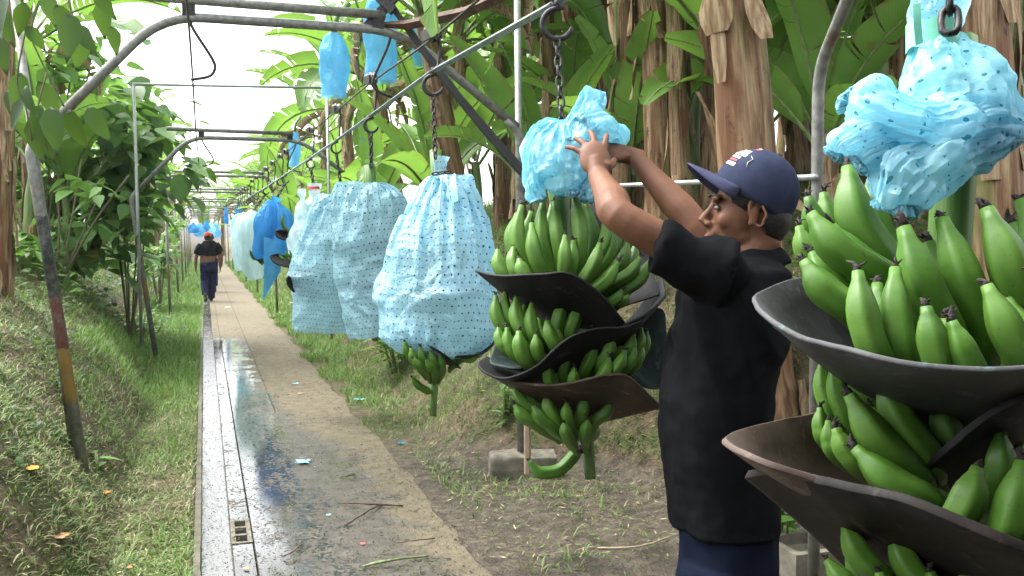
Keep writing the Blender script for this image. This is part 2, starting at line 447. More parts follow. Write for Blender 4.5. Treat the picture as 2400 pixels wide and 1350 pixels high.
g = NT('soil'); p = g.pos(); xyz = g.n('SeparateXYZ', {0: p}); X_, Y_, Z_ = xyz.outputs
n1 = g.noise(p, 3.2, 6, .62); n2 = g.noise(p, 14, 6, .65); n3 = g.noise(p, 70, 4)
soil = g.ramp(n2, [(.3, (.06, .043, .026)), (.5, (.135, .095, .058)), (.72, (.23, .175, .11))])
moss = g.ramp(n2, [(.3, (.035, .05, .015)), (.7, (.1, .12, .035))])
c = g.mix(g.mr(n1, .42, .6), soil, moss)
mud = g.ramp(n2, [(.3, (.04, .032, .023)), (.48, (.1, .081, .059)), (.7, (.18, .15, .113))])
tan_ = g.ramp(n2, [(.3, (.2, .15, .09)), (.6, (.33, .25, .155))])
flat = g.m('MULTIPLY', g.mr(Z_, .05, .14, 1, 0), g.mr(X_, .9, 1.0))
flatn = g.m('MULTIPLY', flat, g.mr(g.m('ADD', Y_, g.m('MULTIPLY', n1, 1.5)), 6.6, 8.2, 1, 0))
c = g.mix(flatn, c, mud)
nearwet = g.m('MULTIPLY', flatn, g.mr(n1, .5, .62))
c = g.mix(g.m('MULTIPLY', nearwet, .65), c, (.055, .045, .034))
hb = g.m('ADD', g.m('ADD', n2, g.m('MULTIPLY', g.noise(p, 32, 5, .7), .5)), g.m('MULTIPLY', n3, .3))
M['soil'] = g.shader(g.bsdf(col=c, rough=g.mr(nearwet, 0, 1, .85, .42), spec=.35, normal=g.bump(hb, 1.0, .05)))
props(np_mesh('ground', V, FQ, None, [M['soil']], smooth=True), 'brown soil ground rising into banks on both sides of the path', kind='structure')

# ---------------------------------------------------------------- path and gutter
g = NT('path_concrete'); p = g.pos(); xyz = g.n('SeparateXYZ', {0: p}); X_, Y_, Z_ = xyz.outputs
n1 = g.noise(p, 2.1, 5, .6); n2 = g.noise(p, 11, 6, .65); n3 = g.noise(p, 60, 5, .7); n4 = g.noise(p, 150, 3)
dry = g.ramp(n2, [(.28, (.1, .082, .05)), (.5, (.16, .131, .083)), (.72, (.21, .178, .12))])
dry = g.mix(g.mr(g.noise(p, 180, 2), .62, .7, 0, .35), dry, (.1, .08, .055))
edge = g.m('ADD', g.mr(Y_, 6.3, 9.5, 1.0, .54), g.m('MULTIPLY', g.m('SUBTRACT', n1, .5), .9))
edge = g.m('ADD', edge, g.m('MULTIPLY', g.m('SUBTRACT', n2, .5), .25))
wet = g.m('MULTIPLY', g.mr(g.m('SUBTRACT', edge, X_), -.02, .05), g.mr(g.m('ADD', Y_, g.m('MULTIPLY', n1, 2)), 15.2, 15.8, 1, 0))
wetcol = g.ramp(n2, [(.3, (.04, .034, .025)), (.5, (.085, .073, .055)), (.7, (.13, .115, .09))])
nh = g.noise(p, 34, 5, .62); nh2 = g.noise(g.mapv(p, (1, .5, 1)), 9, 3)
cover = g.m('ADD', g.mr(X_, .14, .7, .68, .39), g.m('ADD', g.m('MULTIPLY', g.m('SUBTRACT', n1, .5), .55), g.m('MULTIPLY', g.m('SUBTRACT', nh2, .5), .5)))
cover = g.m('SUBTRACT', cover, g.mr(X_, .1, .21, .14, 0))
pud = g.m('MULTIPLY', wet, g.mr(g.m('SUBTRACT', cover, nh), -.012, .02))
c = g.mix(wet, dry, wetcol); c = g.mix(pud, c, (.04, .036, .028))
ro = g.mix(wet, (.85, .85, .85), (.5, .5, .5)); ro = g.mix(pud, ro, (.03, .03, .03))
nd = g.n('Bump', {'Height': g.m('ADD', n3, g.m('MULTIPLY', n4, .4)), 'Strength': g.m('MULTIPLY', g.m('SUBTRACT', 1.02, pud), .8), 'Distance': .02})
M['path'] = g.shader(g.bsdf(col=c, rough=ro, spec=g.mix(pud, (.5, .5, .5), (1, 1, 1)), ior=1.5, normal=nd.outputs[0]))
mb = MB()
def strip(x0, x1, ylist, z=0.0, jit=0.0, h=.12):
    for a, b in zip(ylist[:-1], ylist[1:]):
        a += .002; b -= .002; n = max(2, int((b - a) / .12)); rt = []
        L, R = [], []
        for i in range(n + 1):
            y = a + (b - a) * i / n
            j = jit * (noise.noise(Vector((x1 * 3, y * 1.9, 0))) + .5 * noise.noise(Vector((x1 * 3, y * 6, 3))))
            L.append((x0, y)); R.append((x1 + j, y))
        rows = [[(x, y, z - h) for x, y in L], [(x, y, z - .004) for x, y in L], [(x + .004, y, z) for x, y in L],
                [(x - .004, y, z) for x, y in R], [(x, y, z - .006) for x, y in R], [(x, y, z - h) for x, y in R]]
        mb.grid(rows)
blockY = (4.72, 5.14)
ys1 = [-1, 1.2, 2.6, 3.7, blockY[0]]; ys1b = [blockY[1], 6.1, 7.4, 9, 10.5, 12.4, 14.2, 16, 18, 20, 23, 26, 30, 34, 40, 46, 55, 70, 90]
strip(.104, .205, ys1); strip(.104, .205, ys1b)
ys2 = [-1, 1.6, 3.9, 6.2, 8.3, 11, 13.6, 16.2, 19, 22, 26, 30, 36, 44, 55, 70, 90]
strip(.208, 1.2, [-1, 2.6, 5.6, 8.3], .002, .045); strip(.208, .562, [8.3, 11, 13.6, 16.2, 19, 22, 26, 30, 36, 44, 55, 70, 90], .002); strip(.566, 1.2, [8.3, 10.3, 13, 15.8, 18.5, 21, 24, 28, 33, 40, 48, 60, 90], .003, .045)
props(mb.build('path', M['path'], smooth=False), 'concrete footpath, wet and muddy near and dry tan farther on', kind='structure')
# gutter: lip, channel floor, water
mb = MB()
strip(-.072, -.036, [-1, 2, 4, 6.5, 9, 12, 16, 20, 26, 33, 41, 50, 60, 90], .012, .008, .2)
mb.add([(-.036, -1, -.13), (.104, -1, -.13), (.104, 90, -.13), (-.036, 90, -.13)], [(0, 1, 2, 3)])
g = NT('gutter_stone'); p = g.pos(); n2 = g.noise(p, 12, 5); c = g.ramp(n2, [(.3, (.05, .05, .03)), (.7, (.15, .135, .095))])
M['gutter_stone'] = g.shader(g.bsdf(col=c, rough=.8, normal=g.bump(n2, .5, .01)))
props(mb.build('gutter', M['gutter_stone'], smooth=False), 'narrow concrete gutter along the left of the path', kind='structure')
g = NT('gutter_water'); p = g.pos(); nh = g.noise(p, 40, 5, .65); n1 = g.noise(p, 6, 4)
sc = g.mr(g.m('ADD', nh, g.m('MULTIPLY', g.m('SUBTRACT', n1, .5), .5)), .6, .63)
M['gutter_water'] = g.shader(g.bsdf(col=g.mix(sc, (.05, .047, .036), (.1, .09, .06)), rough=g.mix(sc, (.17, .17, .17), (.5, .5, .5)), spec=1.0, ior=1.7, normal=g.bump(g.noise(p, 26, 4), .3, .01)))
mb = MB(); mb.add([(-.0355, -1, -.035), (.1035, -1, -.035), (.1035, 90, -.035), (-.0355, 90, -.035)], [(0, 1, 2, 3)])
props(mb.build('water', M['gutter_water'], smooth=False), 'shallow water reflecting the sky in the gutter', kind='structure')
# hollow block set into the path
t = thing('hollow_block', (.155, 4.93, 0), 'grey hollow concrete block with square holes set into the path beside the gutter', 'block')
mb = MB(); y0, y1 = blockY[0] + .006, blockY[1] - .006; x0, x1 = .105, .204
mb.box((x0 + .011, (y0 + y1) / 2, -.045), (.022, y1 - y0, .1)); mb.box((x1 - .011, (y0 + y1) / 2, -.045), (.022, y1 - y0, .1))
for k in range(4):
    mb.box(((x0 + x1) / 2, y0 + .014 + k * (y1 - y0 - .028) / 3, -.0455), (x1 - x0 - .044, .028, .099))
mb.box(((x0 + x1) / 2, (y0 + y1) / 2, -.08), (x1 - x0 - .044, y1 - y0 - .02, .04))
mb.build('block_body', M['concrete'], t, smooth=False)

# ---------------------------------------------------------------- ground cover
def vis_y(n, a, b, pw=1.0):
    u = rng.random(n); return np.exp(np.log(a) + (np.log(b) - np.log(a)) * u ** pw)
def blades(name, X, Y, L, Wd, lean, cols, mat, label, z0=0.0, cat=None):
    n = len(X); Z = H(X, Y) + z0
    az = rng.random(n) * 2 * PI; ln = lean * (0.4 + .9 * rng.random(n))
    d = np.stack([np.cos(az) * np.sin(ln), np.sin(az) * np.sin(ln), np.cos(ln)], 1)
    s = np.stack([-np.sin(az), np.cos(az), np.zeros(n)], 1)
    b = np.stack([X, Y, Z - .005], 1); Lc = L[:, None]; Wc = Wd[:, None]
    d2 = d + np.stack([np.cos(az) * .5, np.sin(az) * .5, -.35 * np.ones(n)], 1) * lean
    d2 /= np.linalg.norm(d2, axis=1)[:, None]
    m = b + d * Lc * .55; t = m + d2 * Lc * .45
    V = np.stack([b - s * Wc * .5, b + s * Wc * .5, m + s * Wc * .42, m - s * Wc * .42, t], 1).reshape(-1, 3)
    k = np.arange(n) * 5
    T = np.concatenate([np.stack([k, k + 1, k + 2], 1), np.stack([k, k + 2, k + 3], 1), np.stack([k + 3, k + 2, k + 4], 1)])
    C = np.repeat(cols, 5, axis=0)
    return props(np_mesh(name, V, T, C, [mat]), label, cat, kind='stuff')
def pick(n, pal, var=.25):
    pal = np.array(pal); c = pal[rng.integers(0, len(pal), n)] * (1 - var + 2 * var * rng.random((n, 1)))
    return c
def patch(X, Y, f):  # smooth pseudo noise 0..1
    return .5 + .25 * np.sin(X * 2.1 * f + 1.3 * np.sin(Y * 1.1 * f)) + .25 * np.sin(Y * 1.7 * f + 1.7 * np.sin(X * 1.3 * f + 2))
GREEN = [(.075, .165, .028), (.11, .22, .04), (.15, .26, .055), (.2, .31, .075)]
OLIVE = [(.19, .22, .075), (.27, .27, .11), (.35, .31, .15), (.14, .19, .055), (.16, .25, .065), (.42, .38, .22)]
# left bank: clipped, half dry
n = 120000; Y = vis_y(n, 3.4, 16, .9); X = -.09 - rng.random(n) ** 1.25 * 4.2 * (.35 + .65 * np.clip(Y / 9, 0, 1))
k = patch(X, Y, 1.6); keep = rng.random(n) < (.35 + .75 * k); X, Y, k = X[keep], Y[keep], k[keep]; n = len(X)
cols = np.where((rng.random(n) < .55 * k + .2)[:, None], pick(n, GREEN), pick(n, OLIVE))
blades('grass_clippings', X, Y, .025 + .06 * rng.random(n), .004 + .005 * rng.random(n), 1.25, cols * .9, M['grass'], 'short half dry cut grass covering the left bank')
# left lush strip and plateau
n = 70000; Y = vis_y(n, 6.5, 60, 1.0); X = np.where(rng.random(n) < .6, -.09 - rng.random(n) * .95, -.9 - rng.random(n) * 5.5)
keep = (patch(X, Y, 1.1) + rng.random(n) > .7) & ((Y > 8.2) | (rng.random(n) < .25)); X, Y = X[keep], Y[keep]; n = len(X); sc = np.clip(Y / 9, .8, 2.6)
blades('lush_grass', X, Y, (.05 + .12 * rng.random(n)) * sc ** .6, .006 * sc, .75, pick(n, GREEN), M['grass'], 'lush green grass growing between the gutter and the left bank')
# right verge, lush from 7 m on
n = 90000; Y = vis_y(n, 6.2, 60, 1.0); X = 1.2 + .06 * np.sin(Y * 3) + rng.random(n) ** 1.4 * 4.5
keep = (rng.random(n) < np.clip((Y - 6.6) / 3.4, .06, 1) * (.5 + .7 * patch(X, Y, 1.3))) & (X > 1.23 + .14 * np.sin(Y * 4.1)); X, Y = X[keep], Y[keep]; n = len(X); sc = np.clip(Y / 9, .8, 2.6)
blades('verge_grass', X, Y, (.04 + .12 * rng.random(n)) * sc ** .6, .006 * sc, .8, pick(n, GREEN), M['grass'], 'lush green grass verge along the right of the path')
# right bank: sparse dry and green
n = 170000; Y = vis_y(n, 3.8, 14, .9); X = 1.35 + rng.random(n) ** 1.1 * 7
Zt = H(X, Y); k = patch(X, Y, 2.2)
keep = (rng.random(n) < np.where(Zt < .12, .1 + .25 * (k > .66), .15 + .65 * k)) & ~((Zt < .1) & (Y < 4.9) & (rng.random(n) < .6))
X, Y, k = X[keep], Y[keep], k[keep]; n = len(X)
cols = np.where((rng.random(n) < .6 * k + .12)[:, None], pick(n, GREEN), pick(n, OLIVE))
blades('bank_grass', X, Y, .025 + .07 * rng.random(n), .004 + .005 * rng.random(n), 1.15, cols * .95, M['grass'], 'short patchy grass and straw on the right bank')

# flat litter: clippings, leaf bits
def litter(name, X, Y, size, cols, label, z=.004, asp=.3, zf=None):
    n = len(X); Z = (H(X, Y) if zf is None else zf) + z
    az = rng.random(n) * 2 * PI; L = size * (.5 + rng.random(n)); W = L * asp * (.6 + .8 * rng.random(n))
    tz = (rng.random(n) - .3) * .5 * L
    a = np.stack([np.cos(az) * L, np.sin(az) * L, tz], 1) * .5; s = np.stack([-np.sin(az) * W, np.cos(az) * W, W * (rng.random(n) - .5)], 1) * .5
    c = np.stack([X, Y, Z + np.abs(tz) * .5], 1)
    V = np.stack([c - a, c - s, c + a, c + s], 1).reshape(-1, 3)
    FQ = np.arange(n * 4).reshape(n, 4)
    return props(np_mesh(name, V, FQ, np.repeat(cols, 4, 0), [M['litter']]), label, kind='stuff')
n = 16000; X = .11 + rng.random(n) * 1.1; Y = vis_y(n, 3.3, 17)
keep = rng.random(n) < .25 + .75 * patch(X, Y, 3.1) ** 1.5; X, Y = X[keep], Y[keep]; n = len(X)
litter('leaf_litter', X, Y, .022, pick(n, [(.02, .02, .012), (.045, .04, .02), (.05, .07, .025), (.1, .08, .045)], .4), 'dark wet leaf bits scattered on the muddy path', .006, .22, np.zeros(n))
n = 900; X = -.03 + rng.random(n) * .13; Y = vis_y(n, 3.3, 13)
litter('gutter_litter', X, Y, .015, pick(n, [(.02, .02, .012), (.06, .05, .025), (.04, .06, .02)], .4), 'leaf bits floating on the gutter water', -.031, .3, np.zeros(n))
n = 6000; Y = vis_y(n, 3.0, 6.5); X = 1.2 + rng.random(n) * 3.2
k = H(X, Y) < .3; X, Y = X[k], Y[k]; n = len(X); k = rng.random(n) < .15 + .9 * patch(X, Y, 2.7) ** 2; X, Y = X[k], Y[k]; n = len(X)
litter('grass_litter', X, Y, .035, pick(n, [(.3, .24, .13), (.16, .18, .06), (.1, .13, .04), (.08, .06, .035)], .3), 'straw and grass bits trodden into the mud', .006, .12)
n = 26000; Y = vis_y(n, 3.4, 15); X = -.1 - rng.random(n) ** 1.2 * 4
litter('clipping_litter', X, Y, .034, pick(n, OLIVE + [(.06, .05, .03), (.05, .08, .025), (.1, .17, .045)], .3), 'loose dry grass clippings lying on the left bank', .012, .13)
n = 60000; Y = vis_y(n, 3.9, 15); X = 1.3 + rng.random(n) ** 1.1 * 6
k = rng.random(n) < np.where(H(X, Y) < .1, .18, .35 + .6 * patch(X, Y, 1.9)); X, Y = X[k], Y[k]; n = len(X)
litter('straw_litter', X, Y, .036, pick(n, OLIVE + [(.06, .045, .03), (.05, .08, .025), (.08, .06, .035)], .3), 'loose straw and leaf bits lying on the right bank', .012, .13)
# broad leaved weeds
def weeds(name, X, Y, size, hgt, cols, label, per=6):
    n = len(X); X = np.repeat(X, per); Y = np.repeat(Y, per); N = n * per
    ox = (rng.random(N) - .5) * hgt * 1.2; oy = (rng.random(N) - .5) * hgt * 1.2
    Z = H(X, Y) + rng.random(N) * hgt; X = X + ox; Y = Y + oy
    az = rng.random(N) * 2 * PI; el = (rng.random(N) - .35) * 1.1; L = size * (.6 + .8 * rng.random(N)); W = L * .55
    a = np.stack([np.cos(az) * np.cos(el), np.sin(az) * np.cos(el), np.sin(el)], 1) * L[:, None]
    s = np.stack([-np.sin(az), np.cos(az), (rng.random(N) - .5) * .6], 1) * (W * .5)[:, None]
    b = np.stack([X, Y, Z], 1); dn = np.array([0, 0, -1.0]) * (L * .18)[:, None]
    V = np.stack([b, b + a * .35 + s * .95, b + a * .35 - dn * .6, b + a * .35 - s * .95, b + a * .75 + s * .6, b + a * .75, b + a * .75 - s * .6, b + a + dn], 1).reshape(-1, 3)
    k = np.arange(N) * 8
    T = np.concatenate([np.stack(q, 1) for q in [(k, k + 1, k + 2), (k, k + 2, k + 3), (k + 1, k + 4, k + 5), (k + 1, k + 5, k + 2), (k + 2, k + 5, k + 6), (k + 2, k + 6, k + 3), (k + 4, k + 7, k + 5), (k + 5, k + 7, k + 6)]])
    return props(np_mesh(name, V, T, np.repeat(np.repeat(cols, per, 0), 8, 0) * 1.0, [M['foliage']]), label, kind='stuff')
n = 500; Y = vis_y(n, 3.5, 10); X = -.75 - rng.random(n) * 2.6
weeds('weeds', X, Y, .05, .05, pick(n, [(.04, .09, .025), (.06, .12, .03)]), 'low broad leaved weeds on the left bank', 5)
n = 900; Y = vis_y(n, 9, 40); X = -1.2 - rng.random(n) * 5
weeds('undergrowth', X, Y, .11, .3, pick(n, [(.05, .11, .025), (.08, .16, .035)]), 'leafy undergrowth under the trees on the left', 7)
n = 1500; Y = vis_y(n, 4.5, 22); X = 2.6 + rng.random(n) ** .8 * 7
k = H(X, Y) > 1.0 - .6 * (rng.random(n) < .3); X, Y = X[k], Y[k]; n = len(X)
weeds('bank_weeds', X, Y, .07, .16, pick(n, [(.05, .11, .025), (.09, .18, .04), (.12, .22, .05)]), 'leafy weeds at the top of the right bank', 6)
# ---------------------------------------------------------------- film bags: a small cloth solver
def cloth_bag(name, d, prof, neck, circ, ybot, nu=110, nv=96, steps=130, iters=14, lobes=(), seed=0, yaxis=None, gather=9, bend=.25, hemgather=.6, hemn=.16, waist=(), tilt=0.0, topfree=False, rz=.85, g0=.00022):
    """tube of film hung from a neck over the bunch inside it.
    prof: (y px, radius px) of what is inside; neck: (x px, y px, radius px); lobes: (y px, half height px, amount, count, phase)"""
    rs = np.random.default_rng(int(seed * 10) + 3); k = d / F
    ctr = P(neck[0], neck[1], d); zt = ctr.z
    zof = lambda y: P(neck[0], y, d).z
    zs = np.array([zof(p[0]) for p in prof])[::-1]; Rr = np.array([p[1] * k for p in prof])[::-1]
    dx = (yaxis or 0.0) * 1.0                      # sideways lean of the bunch, m per m
    def hull(x, y, z):
        a = np.arctan2(y, x); z = z + tilt * x; R = np.interp(z, zs, Rr, left=0, right=0)
        for (ly, hh, am, cn, ph) in lobes:
            w = np.exp(-((z - zof(ly)) / (hh * k)) ** 2); R = R * (1 + w * am * np.cos(cn * (a - ph)))
        return R
    U = np.linspace(0, 2 * PI, nu, endpoint=False); L = zt - zof(ybot); Lv = L * 1.05 / (nv - 1); Lu = circ / nu; cr = circ / (2 * PI)
    hm = np.ones(nv); hn = int(nv * hemn); hm[nv - hn:] = np.linspace(1, hemgather, hn); hm = hm * (np.interp(np.arange(nv), [w[0] * (nv - 1) for w in waist], [w[1] for w in waist]) if waist else 1); LuR = (Lu * hm)[:, None, None]
    X = np.zeros((nv, nu, 3)); nr = neck[2] * k
    ph = rs.random(3) * 6.28
    for i in range(nv):
        z = zt - i * Lv * .97; t = min(1, i * Lv / (.5 * L)); r = nr + (cr * 1.02 - nr) * t ** .8
        rr = np.maximum(r, hull(np.cos(U), np.sin(U) * 1.0, np.full(nu, z)) + .006)
        rr = rr * (1 + (.16 * (1 - t) + .02) * (np.sin(gather * U + ph[0]) + .5 * np.sin((gather * 2 + 3) * U + ph[1])) * .6) + .004 * rs.standard_normal(nu)
        X[i, :, 0] = rr * np.cos(U); X[i, :, 1] = rr * np.sin(U) * (rz if i < 4 else 1); X[i, :, 2] = z
    pin = 2; P0 = X[:pin].copy(); V = np.zeros_like(X)
    def dist(A, B, L0, st, wa=.5, wb=.5):
        D = B - A; l = np.sqrt((D * D).sum(-1, keepdims=True)) + 1e-9; c = D * ((l - L0) / l * st)
        return c * wa, c * wb
    def cons(X, a, b, L0, st, compress=True):
        A, B = X[a], X[b]; D = B - A; l = np.sqrt((D * D).sum(-1, keepdims=True)) + 1e-9; e = (l - L0)
        if not compress: e = np.maximum(e, 0)
        c = D * (e / l * st * .5); X[a] = A + c; X[b] = B - c
    s_ = slice; Ld = math.hypot(Lu, Lv)
    ev = np.arange(0, nu, 2); od = np.arange(1, nu, 2)
    for it in range(steps):
        dmp = .93; Xp = X.copy(); X = X + V * dmp; X[:, :, 2] -= g0 * (1 if it < steps * .85 else .6)
        for q in range(iters):
            for r0 in (0, 1):
                n = (nv - r0) // 2; a = (s_(r0, r0 + 2 * n - 1, 2),); b = (s_(r0 + 1, r0 + 2 * n, 2),)
                cons(X, a, b, Lv, 1.0)
            for st in (ev, od):
                st2 = (st + 1) % nu; A = X[:, st]; B = X[:, st2]; D = B - A; l = np.sqrt((D * D).sum(-1, keepdims=True)) + 1e-9; c = D * ((l - LuR) / l * .5); X[:, st] = A + c; X[:, st2] = B - c
            if q % 2 == 0:
                for sh in (1, -1):
                    B = np.roll(X[1:], -sh, axis=1); A = X[:-1]; D = B - A; l = np.sqrt((D * D).sum(-1, keepdims=True)) + 1e-9; c = D * ((l - Ld) / l * .16)
                    X[:-1] += c; X[1:] -= np.roll(c, sh, axis=1)
                # bending
                A = X; B = np.roll(X, -2, axis=1); D = B - A; l = np.sqrt((D * D).sum(-1, keepdims=True)) + 1e-9; c = D * (np.minimum(0, l - 2 * Lu * .94) / l * bend * .25); X = X + c - np.roll(c, 2, axis=1)
                D = X[2:] - X[:-2]; l = np.sqrt((D * D).sum(-1, keepdims=True)) + 1e-9; c = D * (np.minimum(0, l - 2 * Lv * .94) / l * bend * .25); X[:-2] += c; X[2:] -= c
            x, y, z = X[..., 0], X[..., 1], X[..., 2]; lean = dx * (zt - z); r = np.sqrt((x - lean) ** 2 + y ** 2) + 1e-9; R = hull(x - lean, y, z); f = np.where(r < R, R / r, 1.0)
            hit = r < R
            X[..., 0] = lean + (x - lean) * f; X[..., 1] = y * f
            X[:pin] = P0
        V = X - Xp; V[hit] *= .35; V[:pin] = 0
        V = np.clip(V, -.02, .02)
    mb = MB(); vs = []; uv = []
    for i in range(nv):
        for j in range(nu):
            q = X[i, j]; vs.append(Vector((ctr.x, ctr.y, 0)) + RT * q[0] - FWh_ * q[1] + Vector((0, 0, q[2]))); uv.append((j * Lu, i * Lv))
    fs = [(i * nu + j, i * nu + (j + 1) % nu, (i + 1) * nu + (j + 1) % nu, (i + 1) * nu + j) for i in range(nv - 1) for j in range(nu)]
    mb.add(vs, fs, 0, uv); return mb
FWh_ = Vector((FW.x, FW.y, 0)).normalized()

def fold_sweep(mb, path, nf=9, depth=.35, n=72, seed=0.0, twist=.6, sub=7, uvs=.45, amp=.0, sharp=.75, open_end=True):
    """gathered film swept along a bent path; path: (x px, y px, depth, ru px, rv px) with long sharp folds"""
    rs = random.Random(seed); C = bez([P(q[0], q[1], q[2]) for q in path], sub); RU = bez([Vector((q[3] * q[2] / F, q[4] * q[2] / F, 0)) for q in path], sub)
    fr = mb.frames(C); k = len(C); an = sorted(rs.uniform(0, 1) for _ in range(nf)); wd = [rs.uniform(.5, 1) for _ in range(nf)]; ph = [rs.uniform(0, 6.28) for _ in range(nf)]
    rows = []; uv = []; acc = 0
    for i, (p, T, N_, B_) in enumerate(fr):
        t = i / (k - 1); row = []
        if i: acc += (C[i] - C[i - 1]).length
        # keep one side axis facing the camera
        E1 = (FW - T * FW.dot(T)); E1 = -E1.normalized() if E1.length > .05 else N_; E0 = T.cross(E1)
        for j in range(n):
            u = j / n; a = 2 * PI * u; h = 0
            for q in range(nf):
                c = (an[q] + .05 * twist * math.sin(3.0 * t + ph[q]) + .12 * twist * t) % 1; dd = abs((u - c + .5) % 1 - .5); w = .03 + .035 * wd[q]
                h += wd[q] * max(0, 1 - dd / w) ** sharp * (.65 + .35 * math.sin(4.5 * t + ph[q]))
            r = 1 - depth * (.55 - h * .6)
            q = p + E0 * (RU[i].x * r * math.cos(a)) + E1 * (RU[i].y * r * math.sin(a))
            if amp:
                z = q * 11; q = q + (q - p).normalized() * amp * (noise.noise(z) + .6 * (crease(q, 22, seed) - .3))
            row.append(q); uv.append((u * uvs, acc))
        rows.append(row)
    mb.grid(rows, 0, uv, closed=True)

_CR = {}
def crumpled(seed, nu=84, nv=110, R=.07, L0=.62, ratio=.5, steps=110, iters=8, bend=.42, rmin=.35, rmax=1.22, excess=1.12):
    """a film tube squeezed along its axis until it buckles into sharp facets: (z 0..1, x, y) in units of R, plus rest uv"""
    key = (seed, ratio, nu, nv, excess, bend)
    if key in _CR: return _CR[key]
    rs = np.random.default_rng(seed); U = np.linspace(0, 2 * PI, nu, endpoint=False); Lu = 2 * PI * R * excess / nu; Lv = L0 / (nv - 1); Ld = math.hypot(Lu, Lv)
    X = np.zeros((nv, nu, 3)); zz = np.linspace(0, L0, nv)
    ph = rs.random((6, 2)) * 6.28
    for i in range(nv):
        k = 1 + .05 * sum(math.sin(zz[i] / L0 * (7 + 4 * m) + ph[m, 0]) * np.sin((2 + m) * U + ph[m, 1] + zz[i] * 20 * (m % 2)) for m in range(6)) / 2 + .015 * rs.standard_normal(nu)
        X[i, :, 0] = R * k * np.cos(U); X[i, :, 1] = R * k * np.sin(U); X[i, :, 2] = zz[i]
    V = np.zeros_like(X); ev = np.arange(0, nu, 2); od = ev + 1; L1 = L0 * ratio; tw = rs.uniform(-.9, .9)
    def grp(A, B, L, st):
        D = B - A; l = np.sqrt((D * D).sum(-1, keepdims=True)) + 1e-9; return D * ((l - L) / l * st)
    top0 = X[-1].copy()
    for it in range(steps):
        t = min(1, it / (steps * .75)); Xp = X.copy(); X = X + V * .9
        zt = L0 + (L1 - L0) * t
        for q in range(iters):
            for r0 in (0, 1):
                n = (nv - r0) // 2; a = slice(r0, r0 + 2 * n - 1, 2); b = slice(r0 + 1, r0 + 2 * n, 2); c = grp(X[a], X[b], Lv, .5); X[a] += c; X[b] -= c
            for st in (ev, od):
                s2 = (st + 1) % nu; c = grp(X[:, st], X[:, s2], Lu, .5); X[:, st] += c; X[:, s2] -= c
            if q % 2 == 0:
                for sh in (1, -1):
                    c = grp(X[:-1], np.roll(X[1:], -sh, axis=1), Ld, .15); X[:-1] += c; X[1:] -= np.roll(c, sh, axis=1)
                B = np.roll(X, -2, axis=1); D = B - X; l = np.sqrt((D * D).sum(-1, keepdims=True)) + 1e-9; c = D * (np.minimum(0, l - 2 * Lu * .93) / l * bend * .25); X = X + c - np.roll(c, 2, axis=1)
                D = X[2:] - X[:-2]; l = np.sqrt((D * D).sum(-1, keepdims=True)) + 1e-9; c = D * (np.minimum(0, l - 2 * Lv * .93) / l * bend * .25); X[:-2] += c; X[2:] -= c
            r = np.sqrt(X[..., 0] ** 2 + X[..., 1] ** 2) + 1e-9; f = np.clip(r, R * rmin, R * rmax * (1 + .12 * np.sin(3 * np.arctan2(X[..., 1], X[..., 0]) + 2.2 * np.sin(X[..., 2] * 40 + ph[0, 0])))) / r; X[..., 0] *= f; X[..., 1] *= f
            X[0, :, 2] = 0; X[-1, :, 2] = zt; X[0, :, :2] = X[0, :, :2] * .9 + .1 * np.stack([R * np.cos(U), R * np.sin(U)], 1)
        V = np.clip(X - Xp, -.006, .006)
    X[..., :2] /= R; X[..., 2] /= L1; X[..., 2] = np.clip(X[..., 2], 0, 1)
    _CR[key] = (X, Lu, Lv); return _CR[key]
def crumple_sweep(mb, path, seed, ratio=.5, sub=7, spin=0.0, nu=84, nv=110, excess=1.12, bend=.42):
    """the squeezed film tube bent along a path; path: (x px, y px, depth, ru px, rv px)"""
    X, Lu, Lv = crumpled(seed, nu, nv, ratio=ratio, excess=excess, bend=bend); C = bez([P(q[0], q[1], q[2]) for q in path], sub); RU = bez([Vector((q[3] * q[2] / F, q[4] * q[2] / F, 0)) for q in path], sub); fr = mb.frames(C); k = len(C)
    E = []
    for (p, T, N_, B_) in fr:
        e1 = FW - T * FW.dot(T); e1 = -e1.normalized(); E.append((p, T.cross(e1), e1))
    d = np.array([0] + [(C[i + 1] - C[i]).length for i in range(k - 1)]).cumsum(); d = d / d[-1]; cs, sn = math.cos(spin), math.sin(spin)
    vs, uv = [], []
    for i in range(nv):
        for j in range(nu):
            x, y, t = X[i, j]; x, y = x * cs - y * sn, x * sn + y * cs
            m = min(k - 2, max(0, int(np.searchsorted(d, t) - 1))); u = (t - d[m]) / max(1e-9, d[m + 1] - d[m]); a, b = E[m], E[m + 1]; r = RU[m].lerp(RU[m + 1], u)
            vs.append(a[0].lerp(b[0], u) + a[1].lerp(b[1], u) * (x * r.x) + a[2].lerp(b[2], u) * (y * r.y)); uv.append((j * Lu, i * Lv))
    fs = [(i * nu + j, i * nu + (j + 1) % nu, (i + 1) * nu + (j + 1) % nu, (i + 1) * nu + j) for i in range(nv - 1) for j in range(nu)]
    mb.add(vs, fs, 0, uv)
